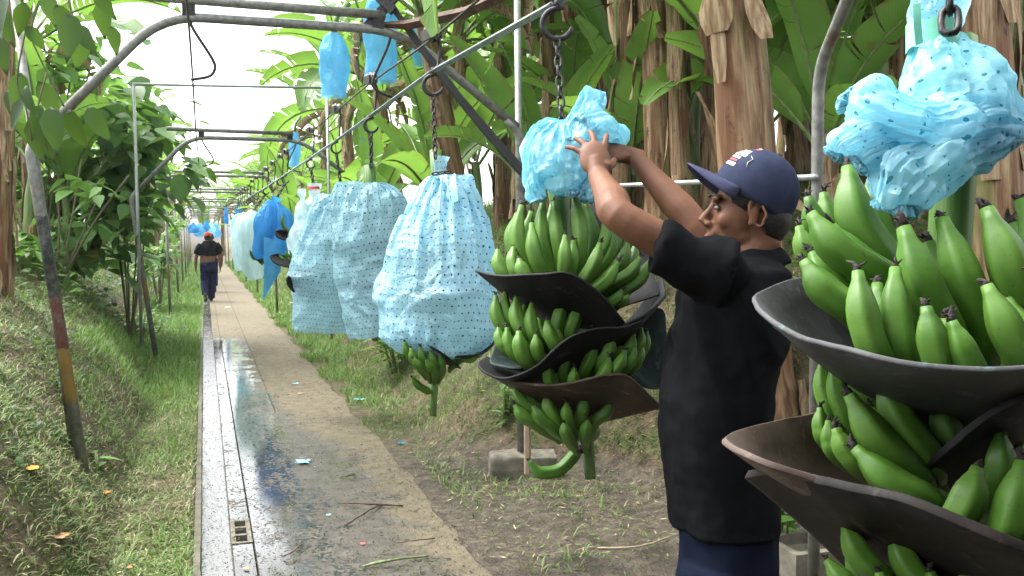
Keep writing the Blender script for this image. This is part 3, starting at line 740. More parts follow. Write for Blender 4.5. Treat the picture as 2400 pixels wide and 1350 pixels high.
# ---------------------------------------------------------------- arches
def arc_pts(pts, r=.16, n=6):
    """polyline with rounded corners"""
    p = [Vector(q) for q in pts]; out = [p[0]]
    for i in range(1, len(p) - 1):
        a = (p[i - 1] - p[i]); b = (p[i + 1] - p[i]); ra = min(r, a.length * .45, b.length * .45)
        s, e = p[i] + a.normalized() * ra, p[i] + b.normalized() * ra
        for k in range(n + 1):
            t = k / n; out.append(s * (1 - t) ** 2 + p[i] * 2 * t * (1 - t) + e * t * t)
    out.append(p[-1]); return out
Y1 = 5.6
def make_arch(mat_leg_l, label):
    t = thing('cableway_arch', (0, 0, 0), label, 'arch', 'steel arches along the path')
    mb = MB(); mb.tube(arc_pts([(-.87, 0, 2.0), (-.2, 0, 2.73), (1.14, 0, 2.735), (1.87, 0, 2.19)], .22), .027, 10)
    mb.build('crossbeam', M['pipe'], t)
    mb = MB(); mb.tube(arc_pts([(-.8, 0, 2.075), (-.875, 0, 1.98), (-.6, 0, -.2)], .07), .031, 10); mb.build('leg', M[mat_leg_l], t)
    mb = MB(); mb.tube(arc_pts([(1.8, 0, 2.24), (1.885, 0, 2.16), (1.9, 0, -.2)], .09), .027, 10); mb.build('leg', M['pipe'], t)
    mb = MB(); mb.tube([(-.46, -.02, 2.825), (1.04, -.02, 2.815)], .027, 10)
    mb.build('upper_pipe', M['pipe'], t)
    for x in (-.06, 1.0): mb = MB(); mb.box((x, -.01, 2.778), (.07, .03, .09)); mb.build('clamp_plate', M['dark_iron'], t, smooth=False)
    for x, s in ((-.055, 1), (1.1, -1)):
        mb = MB(); pts = [(x, 0, 2.72), (x + .02 * s, 0, 2.66), (x + .12 * s, 0, 2.5), (x + .125 * s, 0, 2.44), (x + .09 * s, 0, 2.405), (x, 0, 2.385)]
        if s < 0: pts = [(x - .02, 0, 2.71), (x - .05, 0, 2.62), (x - .13, 0, 2.44), (x - .115, 0, 2.38), (x - .03, 0, 2.345), (x + .03, 0, 2.335)]
        mb.tube(bez(pts, 4), .0085, 8); mb.build('hanger', M['dark_iron'], t)
    return t
a1 = make_arch('pipe_banded', 'grey steel arch with black, red and yellow bands on its near left leg'); a1.location = (0, Y1, 0)
mb = MB(); c0 = GZ(1235, 1125); 
a2 = make_arch('pipe_faded', 'grey pipe arch with faded orange on its left leg, second along the path'); a2.location = (.05, Y1 + 6.6, .0)
farl = ['thin grey arch just behind the arch with the faded orange leg', None, None, None, None, None]
def far_arch():
    t = thing('cableway_arch', (0, 0, 0), '', 'arch', 'steel arches along the path')
    mb = MB(); mb.tube(arc_pts([(-.66, 0, 2.35), (-.62, 0, 2.66), (1.25, 0, 2.66), (1.3, 0, 2.35)], .28), .025, 8); mb.build('crossbeam', M['pipe'], t)
    mb = MB(); mb.tube([(-.663, 0, 2.36), (-.6, 0, -.2)], .025, 8); mb.build('leg', M['pipe_faded'], t)
    mb = MB(); mb.tube([(1.3, 0, 2.36), (1.36, 0, -.2)], .025, 8); mb.build('leg', M['pipe'], t)
    mb = MB(); mb.tube([(-.5, -.02, 2.735), (1.15, -.02, 2.735)], .025, 8); mb.build('upper_pipe', M['pipe'], t)
    mb = MB(); mb.tube(bez([(-.055, 0, 2.64), (.05, 0, 2.52), (.06, 0, 2.46), (-.04, 0, 2.42)], 4), .008, 6); mb.build('hanger', M['dark_iron'], t)
    return t
a3 = far_arch()
for i in range(7):
    c = a3 if i == 0 else copy_tree(a3); c.location = (-.02 - .02 * i, Y1 + 6.6 * (i + 2), .02); c.rotation_euler = (0, 0, random.uniform(-.02, .02))
    c['label'] = 'third grey arch over the path, beyond the one with the faded orange leg' if i == 0 else ('fourth grey arch over the path, near the walker in the red cap' if i == 1 else 'grey pipe arch over the path far beyond the walker in the red cap')
# near arch whose right leg shows behind the man
t = thing('cableway_arch', (1.9, 2.6, 0), 'grey pipe arch leg bent at the top, standing behind the man in the navy cap', 'arch', 'steel arches along the path')
b1 = P(1918, 165, 3.06); b2 = P(1990, -10, 2.8); b3 = P(2050, -160, 2.55); f1 = Vector((b1.x + .02, b1.y, -.2))
mb = MB(); mb.tube(arc_pts([f1, b1, b2, b3], .1, 8), .0195, 12); mb.build('leg', M['pipe'], t)
mb = MB(); mb.tube([P(1225, 443, 5.93), P(1420, 436, 4.9), P(1912, 415, 3.05)], .0105, 10)
props(mb.build('connecting_pipe', M['galv'], None), 'pale horizontal pipe behind the raised arms of the man in the navy cap', 'pipe')
# concrete footing of the first arch and its short wooden stake
t = thing('concrete_block', (1.9, Y1, 0), 'rough concrete footing block under the right arch leg beside the muddy clearing', 'block')
a = ground_pt(1160, 1125); b = ground_pt(1318, 1125)
cc = (a + b) / 2; w = (b - a).length
mb = MB(); mb.box((0, 0, 0), (w, .24, .24)); me = remesh(mb, .014, 3); displace(me, lambda p, n: .02 * noise.noise(p * 7) + .008 * noise.noise(p * 22)); me.transform(Matrix.Rotation(-.25, 4, 'Z')); me.transform(Matrix.Translation(Vector((cc.x, cc.y + .1, .02))))
link_mesh('block_body', me, [M['concrete']], t)
t = thing('wooden_stake', P(1236, 1070, 5.6), 'short brown wooden stake standing on the concrete footing block', 'stake')
mb = MB(); mb.tube([P(1237, 1110, 5.6), P(1236, 1000, 5.6), P(1233, 940, 5.6)], [.022, .021, .02], 6); mb.build('stake_body', M['stake_wood'], t, False)
# second low block at the lower right
t = thing('concrete_block', GZ(1880, 1330), 'mossy concrete block on the mud behind the trousers of the man in the cap', 'block')
c = GZ(1885, 1330); mb = MB()
for dx, dy, sx, sy in ((-.13, 0, .04, .3), (.13, 0, .04, .3), (0, -.13, .22, .04), (0, .13, .22, .04)): mb.box((c.x + dx, c.y + dy, .05), (sx, sy, .14))
mb.box((c.x, c.y, .03), (.22, .22, .08))
mb.build('block_body', M['concrete'], t, smooth=False)
# tall goal-post frames
def pole(name, pts, r, label, mat='galv'):
    mb = MB(); mb.tube(pts, r, 10); return props(mb.build(name, M[mat], None, loc=pts[0]), label, 'pole')
t = thing('goal_frame', (-.8, 11.7, 0), 'tall thin goal-post frame whose crossbar spans the bright sky above the second arch', 'frame')
L = P(313, 197, 11.2); R = P(806, 207, 12.0); R2 = P(766, 206, 11.93)
mb = MB(); mb.tube([L + (L - R) * .005, R], .017, 8); mb.build('crossbar', M['galv'], t)
for q in (L, R2):
    mb = MB(); mb.tube([(q.x, q.y, q.z + .0), (q.x + .03, q.y, -.1 + .3)], .019, 8); mb.build('post', M['galv'], t)
q = P(1212, -60, 6.5); pole('tall_pole', [(q.x, q.y, q.z), (q.x + .04, q.y, 0)], .024, 'tall pale upright pole beside the right leg of the first arch')
q = P(36, 20, 5.3); q2 = P(90, 420, 5.2); pole('tall_pole', [q + (q - q2) * .3, q2, (q2.x + .15, q2.y, .2)], .021, 'thin grey upright pole beside the red and yellow banded arch leg', 'pipe')
# flat black strap and rusty angle on the first arch
mb = MB(); s0 = P(905, -5, 5.55); s1 = P(1262, 442, 5.65); dr = (s1 - s0); n = 24; rows = []
side = RT * .8 + UP * .55
for i in range(n + 1):
    tt = i / n; c = s0.lerp(s1, tt) - UP * (.05 * math.sin(PI * tt)); wd = .018 + .016 * tt + .002 * math.sin(i * 2.1)
    rows.append([c - side * wd - FW * .004, c - side * wd * .3 + FW * .003, c + side * wd * .3 + FW * .003, c + side * wd - FW * .004])
mb.grid(rows); o = props(mb.build('rubber_strap', M['rubber_strap'], None, loc=s0), 'flat black rubber strap sloping from the arch top to its right leg', 'strap')
sm = o.modifiers.new('t', 'SOLIDIFY'); sm.thickness = .006
mb = MB(); mb.tube([P(880, 58, 5.6), P(955, 58, 5.5), P(1090, 30, 5.2), P(1195, -18, 4.9), P(1300, -45, 4.7)], [.012, .03, .034, .03, .03], 4)
props(mb.build('rusty_brace', M['rust'], None, False, loc=P(900, 55, 5.6)), 'rusty brown angle iron running right from the top of the first arch', 'brace')
mb = MB(); Mx = Matrix((RT, UP, -FW)).transposed(); Rz = Matrix.Rotation(-.75, 3, 'Z')
mb.box(P(893, 28, 5.55), (.05, .26, .04), Mx @ Rz); mb.box(P(905, 10, 5.53), (.12, .05, .05), Mx @ Rz)
props(mb.build('clamp_bracket', M['dark_iron'], None, False, loc=P(893, 28, 5.55)), 'dark iron clamp bracket joining two pipes at the top of the first arch', 'bracket')

# ---------------------------------------------------------------- cables, trolleys, spacer bars
cab = [P(2230, -640, 1.3), P(1310, -150, 2.77), P(1012, 92, 4.27), P(868, 195, 6.1), P(787, 262, 8.0), P(727, 310, 9.9), P(668, 360, 12), P(622, 400, 14.6), P(582, 434, 18.5), P(553, 460, 24), P(530, 490, 33), P(510, 515, 46), P(500, 530, 62)]
mb = MB(); mb.tube(bez([cab[0] + (cab[0] - cab[1])] + cab, 3), .0055, 6)
props(mb.build('running_cable', M['cable'], None, loc=cab[1]), 'steel cable carrying the pulley trolleys above the bagged bunches', 'cable')
c2 = [Vector((-.05, y, 2.5 - .1 * (.5 - .5 * math.cos(2 * PI * (y - Y1) / 6.6)))) for y in np.arange(-2, 62, .8)]
mb = MB(); mb.tube(c2, .0055, 6); props(mb.build('return_cable', M['cable'], None, loc=c2[0]), 'bare thin return cable running straight ahead over the gutter', 'cable')

def chain_mesh(mb, a, b, link=.042, r=.0042):
    a, b = Vector(a), Vector(b); L = (b - a).length; n = max(2, round(L / (link * .72))); T = (b - a).normalized()
    S = T.orthogonal().normalized(); S2 = T.cross(S)
    for i in range(n):
        c = a.lerp(b, (i + .5) / n); s = S if i % 2 else S2
        pts = []; hl = link / 2 - r; w = link * .21
        for k in range(13):
            an = 2 * PI * k / 12
            pts.append(c + T * (hl * math.copysign(abs(math.cos(an)) ** .6, math.cos(an))) + s * (w * math.copysign(abs(math.sin(an)) ** .8, math.sin(an))))
        mb.tube(pts, r, 5, cap=False)
def trolley(top, bar, label, lo=False):
    """pulley wheels on the cable, rod down to the bar joint, hook below it"""
    t = thing('pulley_trolley', top, label, 'trolley', 'trolleys running on the cable')
    d = Vector((-.16, .98, 0)).normalized(); s = d.cross(Vector((0, 0, 1)))
    for k in ((-1, 1) if not lo else (0,)):
        mb = MB(); c = top + Vector((0, 0, .03)) + d * (.035 * k)
        prof = [(-.016, .012), (-.016, .034), (-.011, .036), (-.003, .024), (.003, .024), (.011, .036), (.016, .034), (.016, .012)]
        rows = [[c + s * w + d * (r * math.cos(a)) + Vector((0, 0, r * math.sin(a))) for a in np.linspace(0, 2 * PI, 14 if not lo else 9)[:-1]] for w, r in prof]
        mb.grid(rows, closed=True); mb.build('wheel', M['wheel_metal'], t)
    mb = MB(); mb.box(top + s * .024 + Vector((0, 0, .02)), (.008, .12, .05), Matrix.Rotation(.16, 3, 'Z')); mb.box(top - s * .024 + Vector((0, 0, .02)), (.008, .12, .05), Matrix.Rotation(.16, 3, 'Z')); mb.build('bracket', M['dark_iron'], t, False)
    mb = MB(); mb.tube([top + s * .03 + Vector((0, 0, .01)), top + s * .045 + Vector((0, 0, -.03)), bar + s * .03 + Vector((0, 0, .03)), bar], .0075, 8); mb.build('rod', M['dark_iron'], t)
    h = bar - Vector((0, 0, .0)); hk = []
    mb = MB()
    for k in range(15):
        a = math.radians(75 + k * 19.5); hk.append(h + RT * (.045 * math.cos(a) + .005) + Vector((0, 0, -.06 + .045 * math.sin(a))))
    mb.tube([h + Vector((0, 0, .02))] + hk, [.009] * 13 + [.0085, .008, .006], 8); mb.build('hook', M['dark_iron'], t)
    return h + Vector((.003, 0, -.1))
def bar(a, b, label):
    t = thing('spacer_bar', (a + b) / 2, label, 'bar', 'spacer bars linking the trolleys')
    d = (b - a).normalized(); a2, b2 = a + d * .035, b - d * .035
    mb = MB(); mb.tube([a2, b2], .0135, 4); mb.build('rod', M['bar_steel'], t, False)
    for p, q in ((a, a2), (b, b2)): mb = MB(); mb.tube([p + Vector((0, 0, .012)), p, q], .006, 6); mb.build('end_hook', M['dark_iron'], t)
barpt = [P(2230, -520, 1.3), P(1303, 8, 2.79), P(1013, 168, 4.27), P(868, 272, 6.1), P(787, 330, 8.0), P(727, 371, 9.9), P(668, 410, 12), P(622, 440, 14.6), P(585, 462, 18.5)]
tl = ['pulley trolley above the top right corner bag, beyond the frame', 'pulley trolley whose big hook holds the chain of the bunch being unwrapped', 'pulley trolley with twin wheels above the dotted light blue bag nearest the path', 'pulley trolley just left of the arch hanger, above the bag torn open at its top', 'pulley trolley above the tall pale bag tied with red ribbon', 'pulley trolley above the whitish bag with two knotted necks', 'pulley trolley above the deep blue bag with the long hanging tail', 'pulley trolley above the pale bag hanging deepest in the row', 'small pulley trolley beyond the last bagged bunch of the row']
hooks = []
for i, bp in enumerate(barpt):
    hooks.append(trolley(cab[i], bp, tl[i], i > 5))
bl = ['steel spacer bar at the upper right, overhead between the two unwrapped bunches', 'long shiny spacer bar rising to the top edge in front of the tall pale pole', 'shiny spacer bar left of the dotted bag chain, crossing below the arch hanger']
for i in range(len(barpt) - 1):
    bar(barpt[i + 1], barpt[i], bl[i] if i < 3 else ('steel spacer bar above the tall pale bag with red ribbon' if i == 3 else 'thin spacer bar in the row running away above the far bags'))
# more trolleys crowding the far cable
for k in range(12):
    y = 13.0 + k * 1.05; f = (y - 11.5) / 22
    def on(poly, y):
        for a, b in zip(poly[:-1], poly[1:]):
            if a.y <= y <= b.y: return a.lerp(b, (y - a.y) / (b.y - a.y))
        return poly[-1]
    top = on(cab, y); trolley(top, top - Vector((0, 0, .26)), 'small empty trolley with a thin rod crowding the far end of the cable', True)
# ---------------------------------------------------------------- bananas
def banana(mb, pts, r, seg=5, n=9, dark=True, tipcurl=None, ph0=None):
    """pts: stem end ... blossom end; r: largest radius"""
    c = bez(pts, seg); k = len(c); ph = random.uniform(0, 1.3) if ph0 is None else ph0
    rad = []
    for i in range(k):
        s = i / (k - 1)
        a = .42 + .58 * sstep(.0, .3, s)
        b = 1.0 if s < .66 else max(.36, 1 - .66 * ((s - .66) / .3) ** 1.8)
        rad.append(r * a * b * (1 + .03 * math.sin(9 * s + ph)))
    p0 = (int(ph * 15) % 4) * 2 * PI / 20
    def pent(s, a):
        q = ((a - p0) % (2 * PI / 5)) - PI / 5; f = math.cos(PI / 5) / math.cos(q) * 1.1; k = .8 if s < .85 else .8 - .5 * (s - .85) / .15
        return 1 - k + k * f
    mb.tube(c, rad, 20, 0, True, pent)
    if dark:
        d = (c[-1] - c[-3]).normalized(); e = c[-1]; s = d.orthogonal().normalized()
        q = Matrix.Rotation(random.uniform(0, 6.28), 3, d) @ s
        L = r * random.uniform(.4, .95)
        mb.tube([e - d * r * .06, e + d * L * .45 + q * L * .1, e + d * L * .8 + q * L * random.uniform(.1, .5), e + d * L * 1.15 + q * L * random.uniform(.3, 1.1)],
                [r * .33, r * random.uniform(.16, .28), r * random.uniform(.1, .2), r * .05], 6, 1)
        for _ in range(3):
            q2 = Matrix.Rotation(random.uniform(0, 6.28), 3, d) @ s
            mb.tube([e + d * L * .3, e + d * L * .6 + q2 * L * .4, e + d * L * random.uniform(.5, .9) + q2 * L * .8], [r * .1, r * .07, r * .03], 4, 1)
class Bunch:
    def __init__(s, name_label, a, b, r0, r1, px0=None):
        s.a, s.b = Vector(a), Vector(b)
        s.t = thing('banana_bunch', s.a, name_label, 'banana bunch', 'green banana bunches hanging in a row')
        n = 10; pts = [s.a.lerp(s.b, i / n) + Vector((.004 * math.sin(i * 1.7), .004 * math.cos(i * 2.3), 0)) for i in range(n + 1)]
        mb = MB(); mb.tube(pts, [r0 + (r1 - r0) * i / n for i in range(n + 1)], 14, 0, True, lambda q, an: 1 + .05 * math.cos(7 * an)); mb.build('stalk', M['stalk'], s.t)
    def axis(s, z):
        t = (s.a.z - z) / (s.a.z - s.b.z); return s.a.lerp(s.b, t)
    def hand_px(s, lst, defd_tip, defd_base, dscale=1.0):
        """listed fingers: (tipx,tipy,basex,basey,width_px[,dtip,dbase])"""
        zs = [P(q[2], q[3], defd_base).z for q in lst]; zc = sum(zs) / len(zs) - .05
        ax = s.axis(zc); mb = MB(); mb.ell(ax, (.045, .045, .035), None, 10, 6); h = mb.build('hand', M['stalk'], s.t)
        ext = []
        for k, q in enumerate(lst):
            if len(lst) > 10 and k % 2 == 0:
                dt = q[5] if len(q) > 5 else defd_tip; db = q[6] if len(q) > 6 else defd_base; w = q[4]
                ext.append((q[0] + w * .55, q[1] + w * .35, q[2] + w * .4, q[3] + w * .2, w * .95, dt + w * dt / F * .95, db + w * db / F * .9))
        for q in list(lst) + ext:
            dt = q[5] if len(q) > 5 else defd_tip; db = q[6] if len(q) > 6 else defd_base
            tip = P(q[0], q[1], dt); base = P(q[2], q[3], db); r = q[4] * .455 * (dt + db) * .5 / F
            axp = s.axis(base.z - .06); mid = (tip + base) / 2
            outv = mid - s.axis(mid.z); outv.z = 0
            outv = outv.normalized() if outv.length > .01 else Vector((0, -1, 0))
            L = (tip - base).length
            b0 = base.lerp(axp, .45) + Vector((0, 0, -.035)); mm = mid + outv * L * .15 + Vector((0, 0, -.02 * L))
            m2 = MB(); banana(m2, [b0, base, mm, tip], r); m2.build('banana', [M['banana_skin'], M['banana_tip']], h)
        return h
    def hand_gen(s, z, n, a0, a1, L, r, out=.13, lift=.75, rows=2):
        """generic hand, angles measured about the stalk (0 = +X, -90 = toward the camera)"""
        ax = s.axis(z); mb = MB(); mb.ell(ax, (.04, .04, .03), None, 10, 6); h = mb.build('hand', M['stalk'], s.t)
        for i in range(n):
            an = math.radians(a0 + (a1 - a0) * (i + .5) / n + random.uniform(-3, 3)); row = i % rows
            u = Vector((math.cos(an), math.sin(an), 0)); o = out * (1 if row == 0 else .72); LL = L * random.uniform(.9, 1.08)
            p0 = ax + u * .03 + Vector((0, 0, -.01 + .03 * row)); p1 = ax + u * (o * .75) + Vector((0, 0, .0 + .035 * row))
            p2 = ax + u * (o * 1.12) + Vector((0, 0, LL * lift * .5 + .03 * row)); p3 = ax + u * (o * 1.1) + Vector((0, 0, LL * lift + .035 * row))
            m2 = MB(); banana(m2, [p0, p1, p2, p3], r, 4, 8); m2.build('banana', [M['banana_skin'], M['banana_tip']], h)
        return h

def pad(label, rim, inner, mat, sag=.03, thick=.007, inr=.05, nr=9, flare=0.0):
    R = bez([P(*q) for q in rim], 5); I = P(*inner); rows = []
    for j in range(nr):
        t = j / (nr - 1); row = []
        for i, p in enumerate(R):
            u = p - I; u.z = 0; uu = u.normalized() if u.length > 1e-4 else Vector((0, -1, 0))
            q = I + uu * inr
            c = q.lerp(p, t); c.z -= sag * math.sin(PI * t ** .8) * (1 + .5 * t)
            c += Vector((0, 0, .004 * noise.noise(p * 9 + Vector((t * 2, 0, 0))))) + uu * (.006 * t * (noise.noise(p * 14) + .5 * noise.noise(p * 40)))
            row.append(c)
        rows.append(row)
    mb = MB(); mb.grid(rows); o = mb.build('foam_pad', M[mat], None, True, loc=I)
    m = o.modifiers.new('t', 'SOLIDIFY'); m.thickness = thick; m.offset = 0
    b = o.modifiers.new('b', 'BEVEL'); b.width = thick * .3; b.segments = 2; b.limit_method = 'ANGLE'
    return props(o, label, 'foam pad', 'protective pads between the banana hands')

# ---------------- bunch A: right foreground
A = Bunch('big green banana bunch at the right edge, close to the camera, its bag pulled up', P(2238, 90, 1.33), P(2215, 1760, 1.33), .031, .024)
A.hand_px([(1988, 392, 2092, 640, 104, 1.3, 1.27), (2062, 455, 2098, 600, 62, 1.36, 1.34), (1894, 460, 1985, 600, 66, 1.3, 1.3), (1930, 452, 2010, 590, 66, 1.34, 1.32),
           (1900, 500, 2070, 655, 88, 1.22, 1.2), (1873, 530, 1945, 640, 60, 1.27, 1.26), (1902, 592, 1990, 690, 60, 1.24, 1.22), (1884, 610, 2010, 740, 82, 1.17, 1.16),
           (2118, 532, 2225, 790, 104, 1.14, 1.14), (2208, 512, 2305, 800, 98, 1.16, 1.15), (2312, 488, 2392, 760, 106, 1.14, 1.14), (2392, 470, 2430, 750, 104, 1.2, 1.18),
           (2010, 636, 2062, 850, 82, 1.09, 1.08), (2098, 628, 2120, 850, 82, 1.1, 1.09), (2170, 718, 2205, 880, 82, 1.05, 1.06), (2230, 752, 2285, 890, 80, 1.04, 1.05),
           (2312, 668, 2392, 870, 88, 1.07, 1.07), (2420, 640, 2450, 860, 86, 1.07, 1.08), (2480, 560, 2480, 800, 95, 1.15, 1.15)], 1.2, 1.15)
A.hand_px([(1928, 838, 1975, 990, 52, 1.24, 1.22), (1958, 835, 2010, 1010, 56, 1.22, 1.2), (1990, 925, 2140, 1110, 92, 1.14, 1.13), (2062, 888, 2180, 1080, 86, 1.16, 1.14), (2190, 935, 2240, 1060, 74, 1.16, 1.15),
           (1922, 955, 1945, 1040, 46, 1.2, 1.2), (1942, 985, 1965, 1070, 48, 1.17, 1.17), (1957, 1003, 2020, 1095, 60, 1.13, 1.13), (2003, 1050, 2180, 1180, 84, 1.1, 1.08),
           (2292, 1095, 2235, 1230, 92, 1.05, 1.06), (2345, 1010, 2330, 1150, 76, 1.08, 1.09), (2396, 1080, 2345, 1270, 96, 1.03, 1.04), (2120, 960, 2200, 1090, 70, 1.2, 1.18)], 1.14, 1.12)
A.hand_px([(1978, 1222, 2075, 1360, 70, 1.14, 1.12), (2092, 1246, 2170, 1380, 74, 1.12, 1.1), (1938, 1312, 2040, 1400, 62, 1.12, 1.1), (1985, 1290, 2080, 1400, 62, 1.15, 1.12),
           (2262, 1318, 2300, 1430, 74, 1.08, 1.08), (2180, 1340, 2220, 1440, 70, 1.08, 1.08), (2060, 1340, 2120, 1450, 64, 1.08, 1.08)], 1.12, 1.1)
A.hand_gen(P(0, 900, 1.3).z - .02, 9, 20, 150, .2, .021, .14); A.hand_gen(P(0, 1150, 1.3).z, 9, 10, 160, .18, .02, .14)
pad('dark grey foam pad cupping the top hand of the nearest bunch at the right', [(1990, 640, 1.36), (1900, 645, 1.33), (1845, 657, 1.3), (1768, 692, 1.22), (1795, 735, 1.16), (1870, 782, 1.1), (2000, 822, 1.03), (2100, 845, 1.0), (2250, 858, .98), (2400, 859, .98), (2560, 830, 1.02)], (2235, 960, 1.33), 'pad_grey', .02, .007)
pad('second dark foam pad just under the top grey one of the nearest bunch', [(1808, 757, 1.22), (1880, 800, 1.13), (2000, 834, 1.06), (2120, 862, 1.03), (2260, 873, 1.01), (2400, 874, 1.01), (2540, 850, 1.05)], (2235, 1010, 1.33), 'pad_black', .0, .006)
pad('brown worn foam pad sticking out to the left like a tongue from the nearest bunch', [(1990, 955, 1.34), (1910, 966, 1.3), (1790, 988, 1.24), (1696, 1022, 1.16), (1712, 1053, 1.11), (1790, 1088, 1.07), (1900, 1118, 1.065), (2050, 1175, 1.07), (2150, 1215, 1.08)], (2235, 1195, 1.33), 'pad_worn', .03, .008)
pad('thick brown foam pad, underside shade put into its colour, running to the lower right corner', [(1750, 1112, 1.17), (1800, 1106, 1.12), (1900, 1120, 1.07), (2000, 1138, 1.04), (2120, 1168, 1.0), (2260, 1222, .97), (2400, 1278, .95), (2560, 1340, .97)], (2190, 1460, 1.3), 'pad_brown_shaded', -.01, .012)
pad('black foam pad rising to the right edge between two hands of the nearest bunch', [(2128, 1135, 1.17), (2160, 1100, 1.13), (2215, 1052, 1.09), (2300, 985, 1.05), (2400, 932, 1.02), (2520, 880, 1.03)], (2275, 1190, 1.33), 'pad_black', .0, .009)

# ---------------- bunch B: being unwrapped by the man
B = Bunch('green banana bunch in the middle that the man in the navy cap is unwrapping', P(1298, 392, 2.79), P(1386, 1122, 2.77), .031, .016)
B.hand_px([(1222, 482, 1242, 630, 42, 2.72, 2.68), (1212, 500, 1222, 620, 36, 2.78, 2.74), (1273, 463, 1293, 636, 38, 2.74, 2.68), (1298, 474, 1318, 620, 38, 2.72, 2.67), (1345, 456, 1350, 640, 42, 2.73, 2.67),
           (1246, 524, 1272, 640, 40, 2.64, 2.61), (1324, 552, 1322, 645, 36, 2.6, 2.59), (1406, 570, 1363, 665, 38, 2.6, 2.6), (1422, 494, 1374, 640, 40, 2.72, 2.67), (1436, 528, 1392, 650, 34, 2.7, 2.67),
           (1470, 560, 1412, 655, 36, 2.74, 2.7), (1448, 614, 1385, 690, 38, 2.6, 2.6), (1500, 604, 1425, 672, 34, 2.66, 2.65), (1522, 612, 1452, 690, 32, 2.68, 2.66), (1458, 680, 1425, 715, 30, 2.6, 2.61),
           (1166, 586, 1194, 655, 38, 2.68, 2.65), (1203, 580, 1216, 650, 36, 2.66, 2.63), (1216, 607, 1240, 655, 36, 2.61, 2.6)], 2.66, 2.64)
B.hand_px([(1162, 692, 1195, 785, 34, 2.68, 2.66), (1184, 684, 1210, 770, 34, 2.7, 2.67), (1210, 698, 1232, 785, 38, 2.66, 2.63), (1246, 712, 1260, 800, 36, 2.64, 2.62), (1323, 698, 1302, 790, 38, 2.68, 2.66),
           (1356, 708, 1334, 785, 36, 2.68, 2.66), (1281, 752, 1302, 815, 38, 2.6, 2.6), (1256, 784, 1266, 840, 34, 2.58, 2.59), (1216, 776, 1234, 845, 40, 2.59, 2.59), (1188, 768, 1212, 835, 32, 2.62, 2.61), (1168, 768, 1190, 820, 32, 2.64, 2.62)], 2.64, 2.62)
B.hand_px([(1433, 788, 1410, 850, 36, 2.62, 2.62), (1484, 782, 1450, 850, 36, 2.65, 2.64), (1503, 768, 1480, 840, 24, 2.68, 2.66), (1506, 808, 1470, 870, 26, 2.66, 2.65), (1488, 806, 1455, 875, 28, 2.63, 2.62), (1464, 822, 1425, 885, 34, 2.6, 2.6),
           (1428, 838, 1405, 895, 34, 2.59, 2.59), (1394, 800, 1372, 870, 34, 2.63, 2.63), (1330, 818, 1322, 880, 32, 2.64, 2.63), (1346, 862, 1342, 905, 30, 2.58, 2.59), (1284, 848, 1290, 900, 32, 2.61, 2.61)], 2.62, 2.62)
B.hand_px([(1207, 910, 1252, 965, 34, 2.67, 2.66), (1232, 915, 1270, 970, 34, 2.68, 2.67), (1280, 926, 1302, 985, 38, 2.64, 2.63), (1327, 944, 1335, 990, 32, 2.61, 2.62), (1370, 924, 1362, 985, 34, 2.64, 2.64), (1436, 940, 1390, 990, 34, 2.67, 2.67),
           (1207, 948, 1262, 995, 36, 2.64, 2.65), (1250, 950, 1295, 1000, 36, 2.62, 2.63), (1322, 990, 1332, 1025, 34, 2.6, 2.62), (1378, 984, 1372, 1020, 32, 2.61, 2.63)], 2.64, 2.64)
B.hand_gen(P(0, 640, 2.79).z - .05, 8, 20, 150, .2, .021, .14); B.hand_gen(P(0, 830, 2.79).z, 8, 20, 150, .18, .02, .13)
mb = MB(); banana(mb, [P(1362, 1048, 2.76), P(1345, 1070, 2.74), P(1310, 1103, 2.72), P(1265, 1108, 2.71), P(1240, 1080, 2.71)], .019, 5, 9)
mb.build('banana', [M['banana_skin'], M['banana_tip']], B.t)
mb = MB(); mb.ell(P(1362, 1052, 2.76), (.028, .028, .012), None, 10, 6); mb.build('hand_scar', M['banana_tip'], B.t)
pad('black foam pad standing up behind the top hand of the bunch being unwrapped', [(1175, 640, 2.82), (1186, 585, 2.88), (1205, 525, 2.96), (1290, 500, 3.0), (1385, 480, 3.0), (1425, 482, 3.0), (1480, 520, 2.98), (1522, 600, 2.92), (1545, 690, 2.8)], (1340, 745, 2.8), 'pad_black', .0, .006)
pad('black foam pad with pointed left tip under the top hand of the bunch being unwrapped', [(1114, 635, 2.74), (1150, 643, 2.64), (1200, 646, 2.58), (1270, 640, 2.54), (1325, 637, 2.53), (1375, 660, 2.53), (1420, 700, 2.55), (1450, 735, 2.58), (1467, 758, 2.62)], (1345, 765, 2.79), 'pad_black', .01)
pad('black foam pad cupping the right side fingers of the bunch being unwrapped', [(1462, 760, 2.6), (1500, 744, 2.62), (1530, 724, 2.66), (1552, 700, 2.72), (1562, 678, 2.8), (1550, 640, 2.9)], (1395, 790, 2.8), 'pad_black', .02)
pad('small greenish grey foam pad under the left fingers of the second hand', [(1175, 790, 2.76), (1147, 842, 2.7), (1172, 858, 2.65), (1215, 863, 2.61), (1245, 850, 2.59), (1270, 835, 2.58)], (1320, 850, 2.78), 'pad_green', .01, .006)
pad('dark foam pad sweeping up to the right across the middle of the bunch being unwrapped', [(1140, 836, 2.76), (1120, 850, 2.7), (1132, 870, 2.64), (1170, 887, 2.6), (1212, 881, 2.57), (1260, 856, 2.55), (1300, 816, 2.53), (1345, 785, 2.53), (1400, 770, 2.54), (1455, 765, 2.57), (1492, 757, 2.6), (1515, 745, 2.64)], (1355, 900, 2.79), 'pad_black', .0)
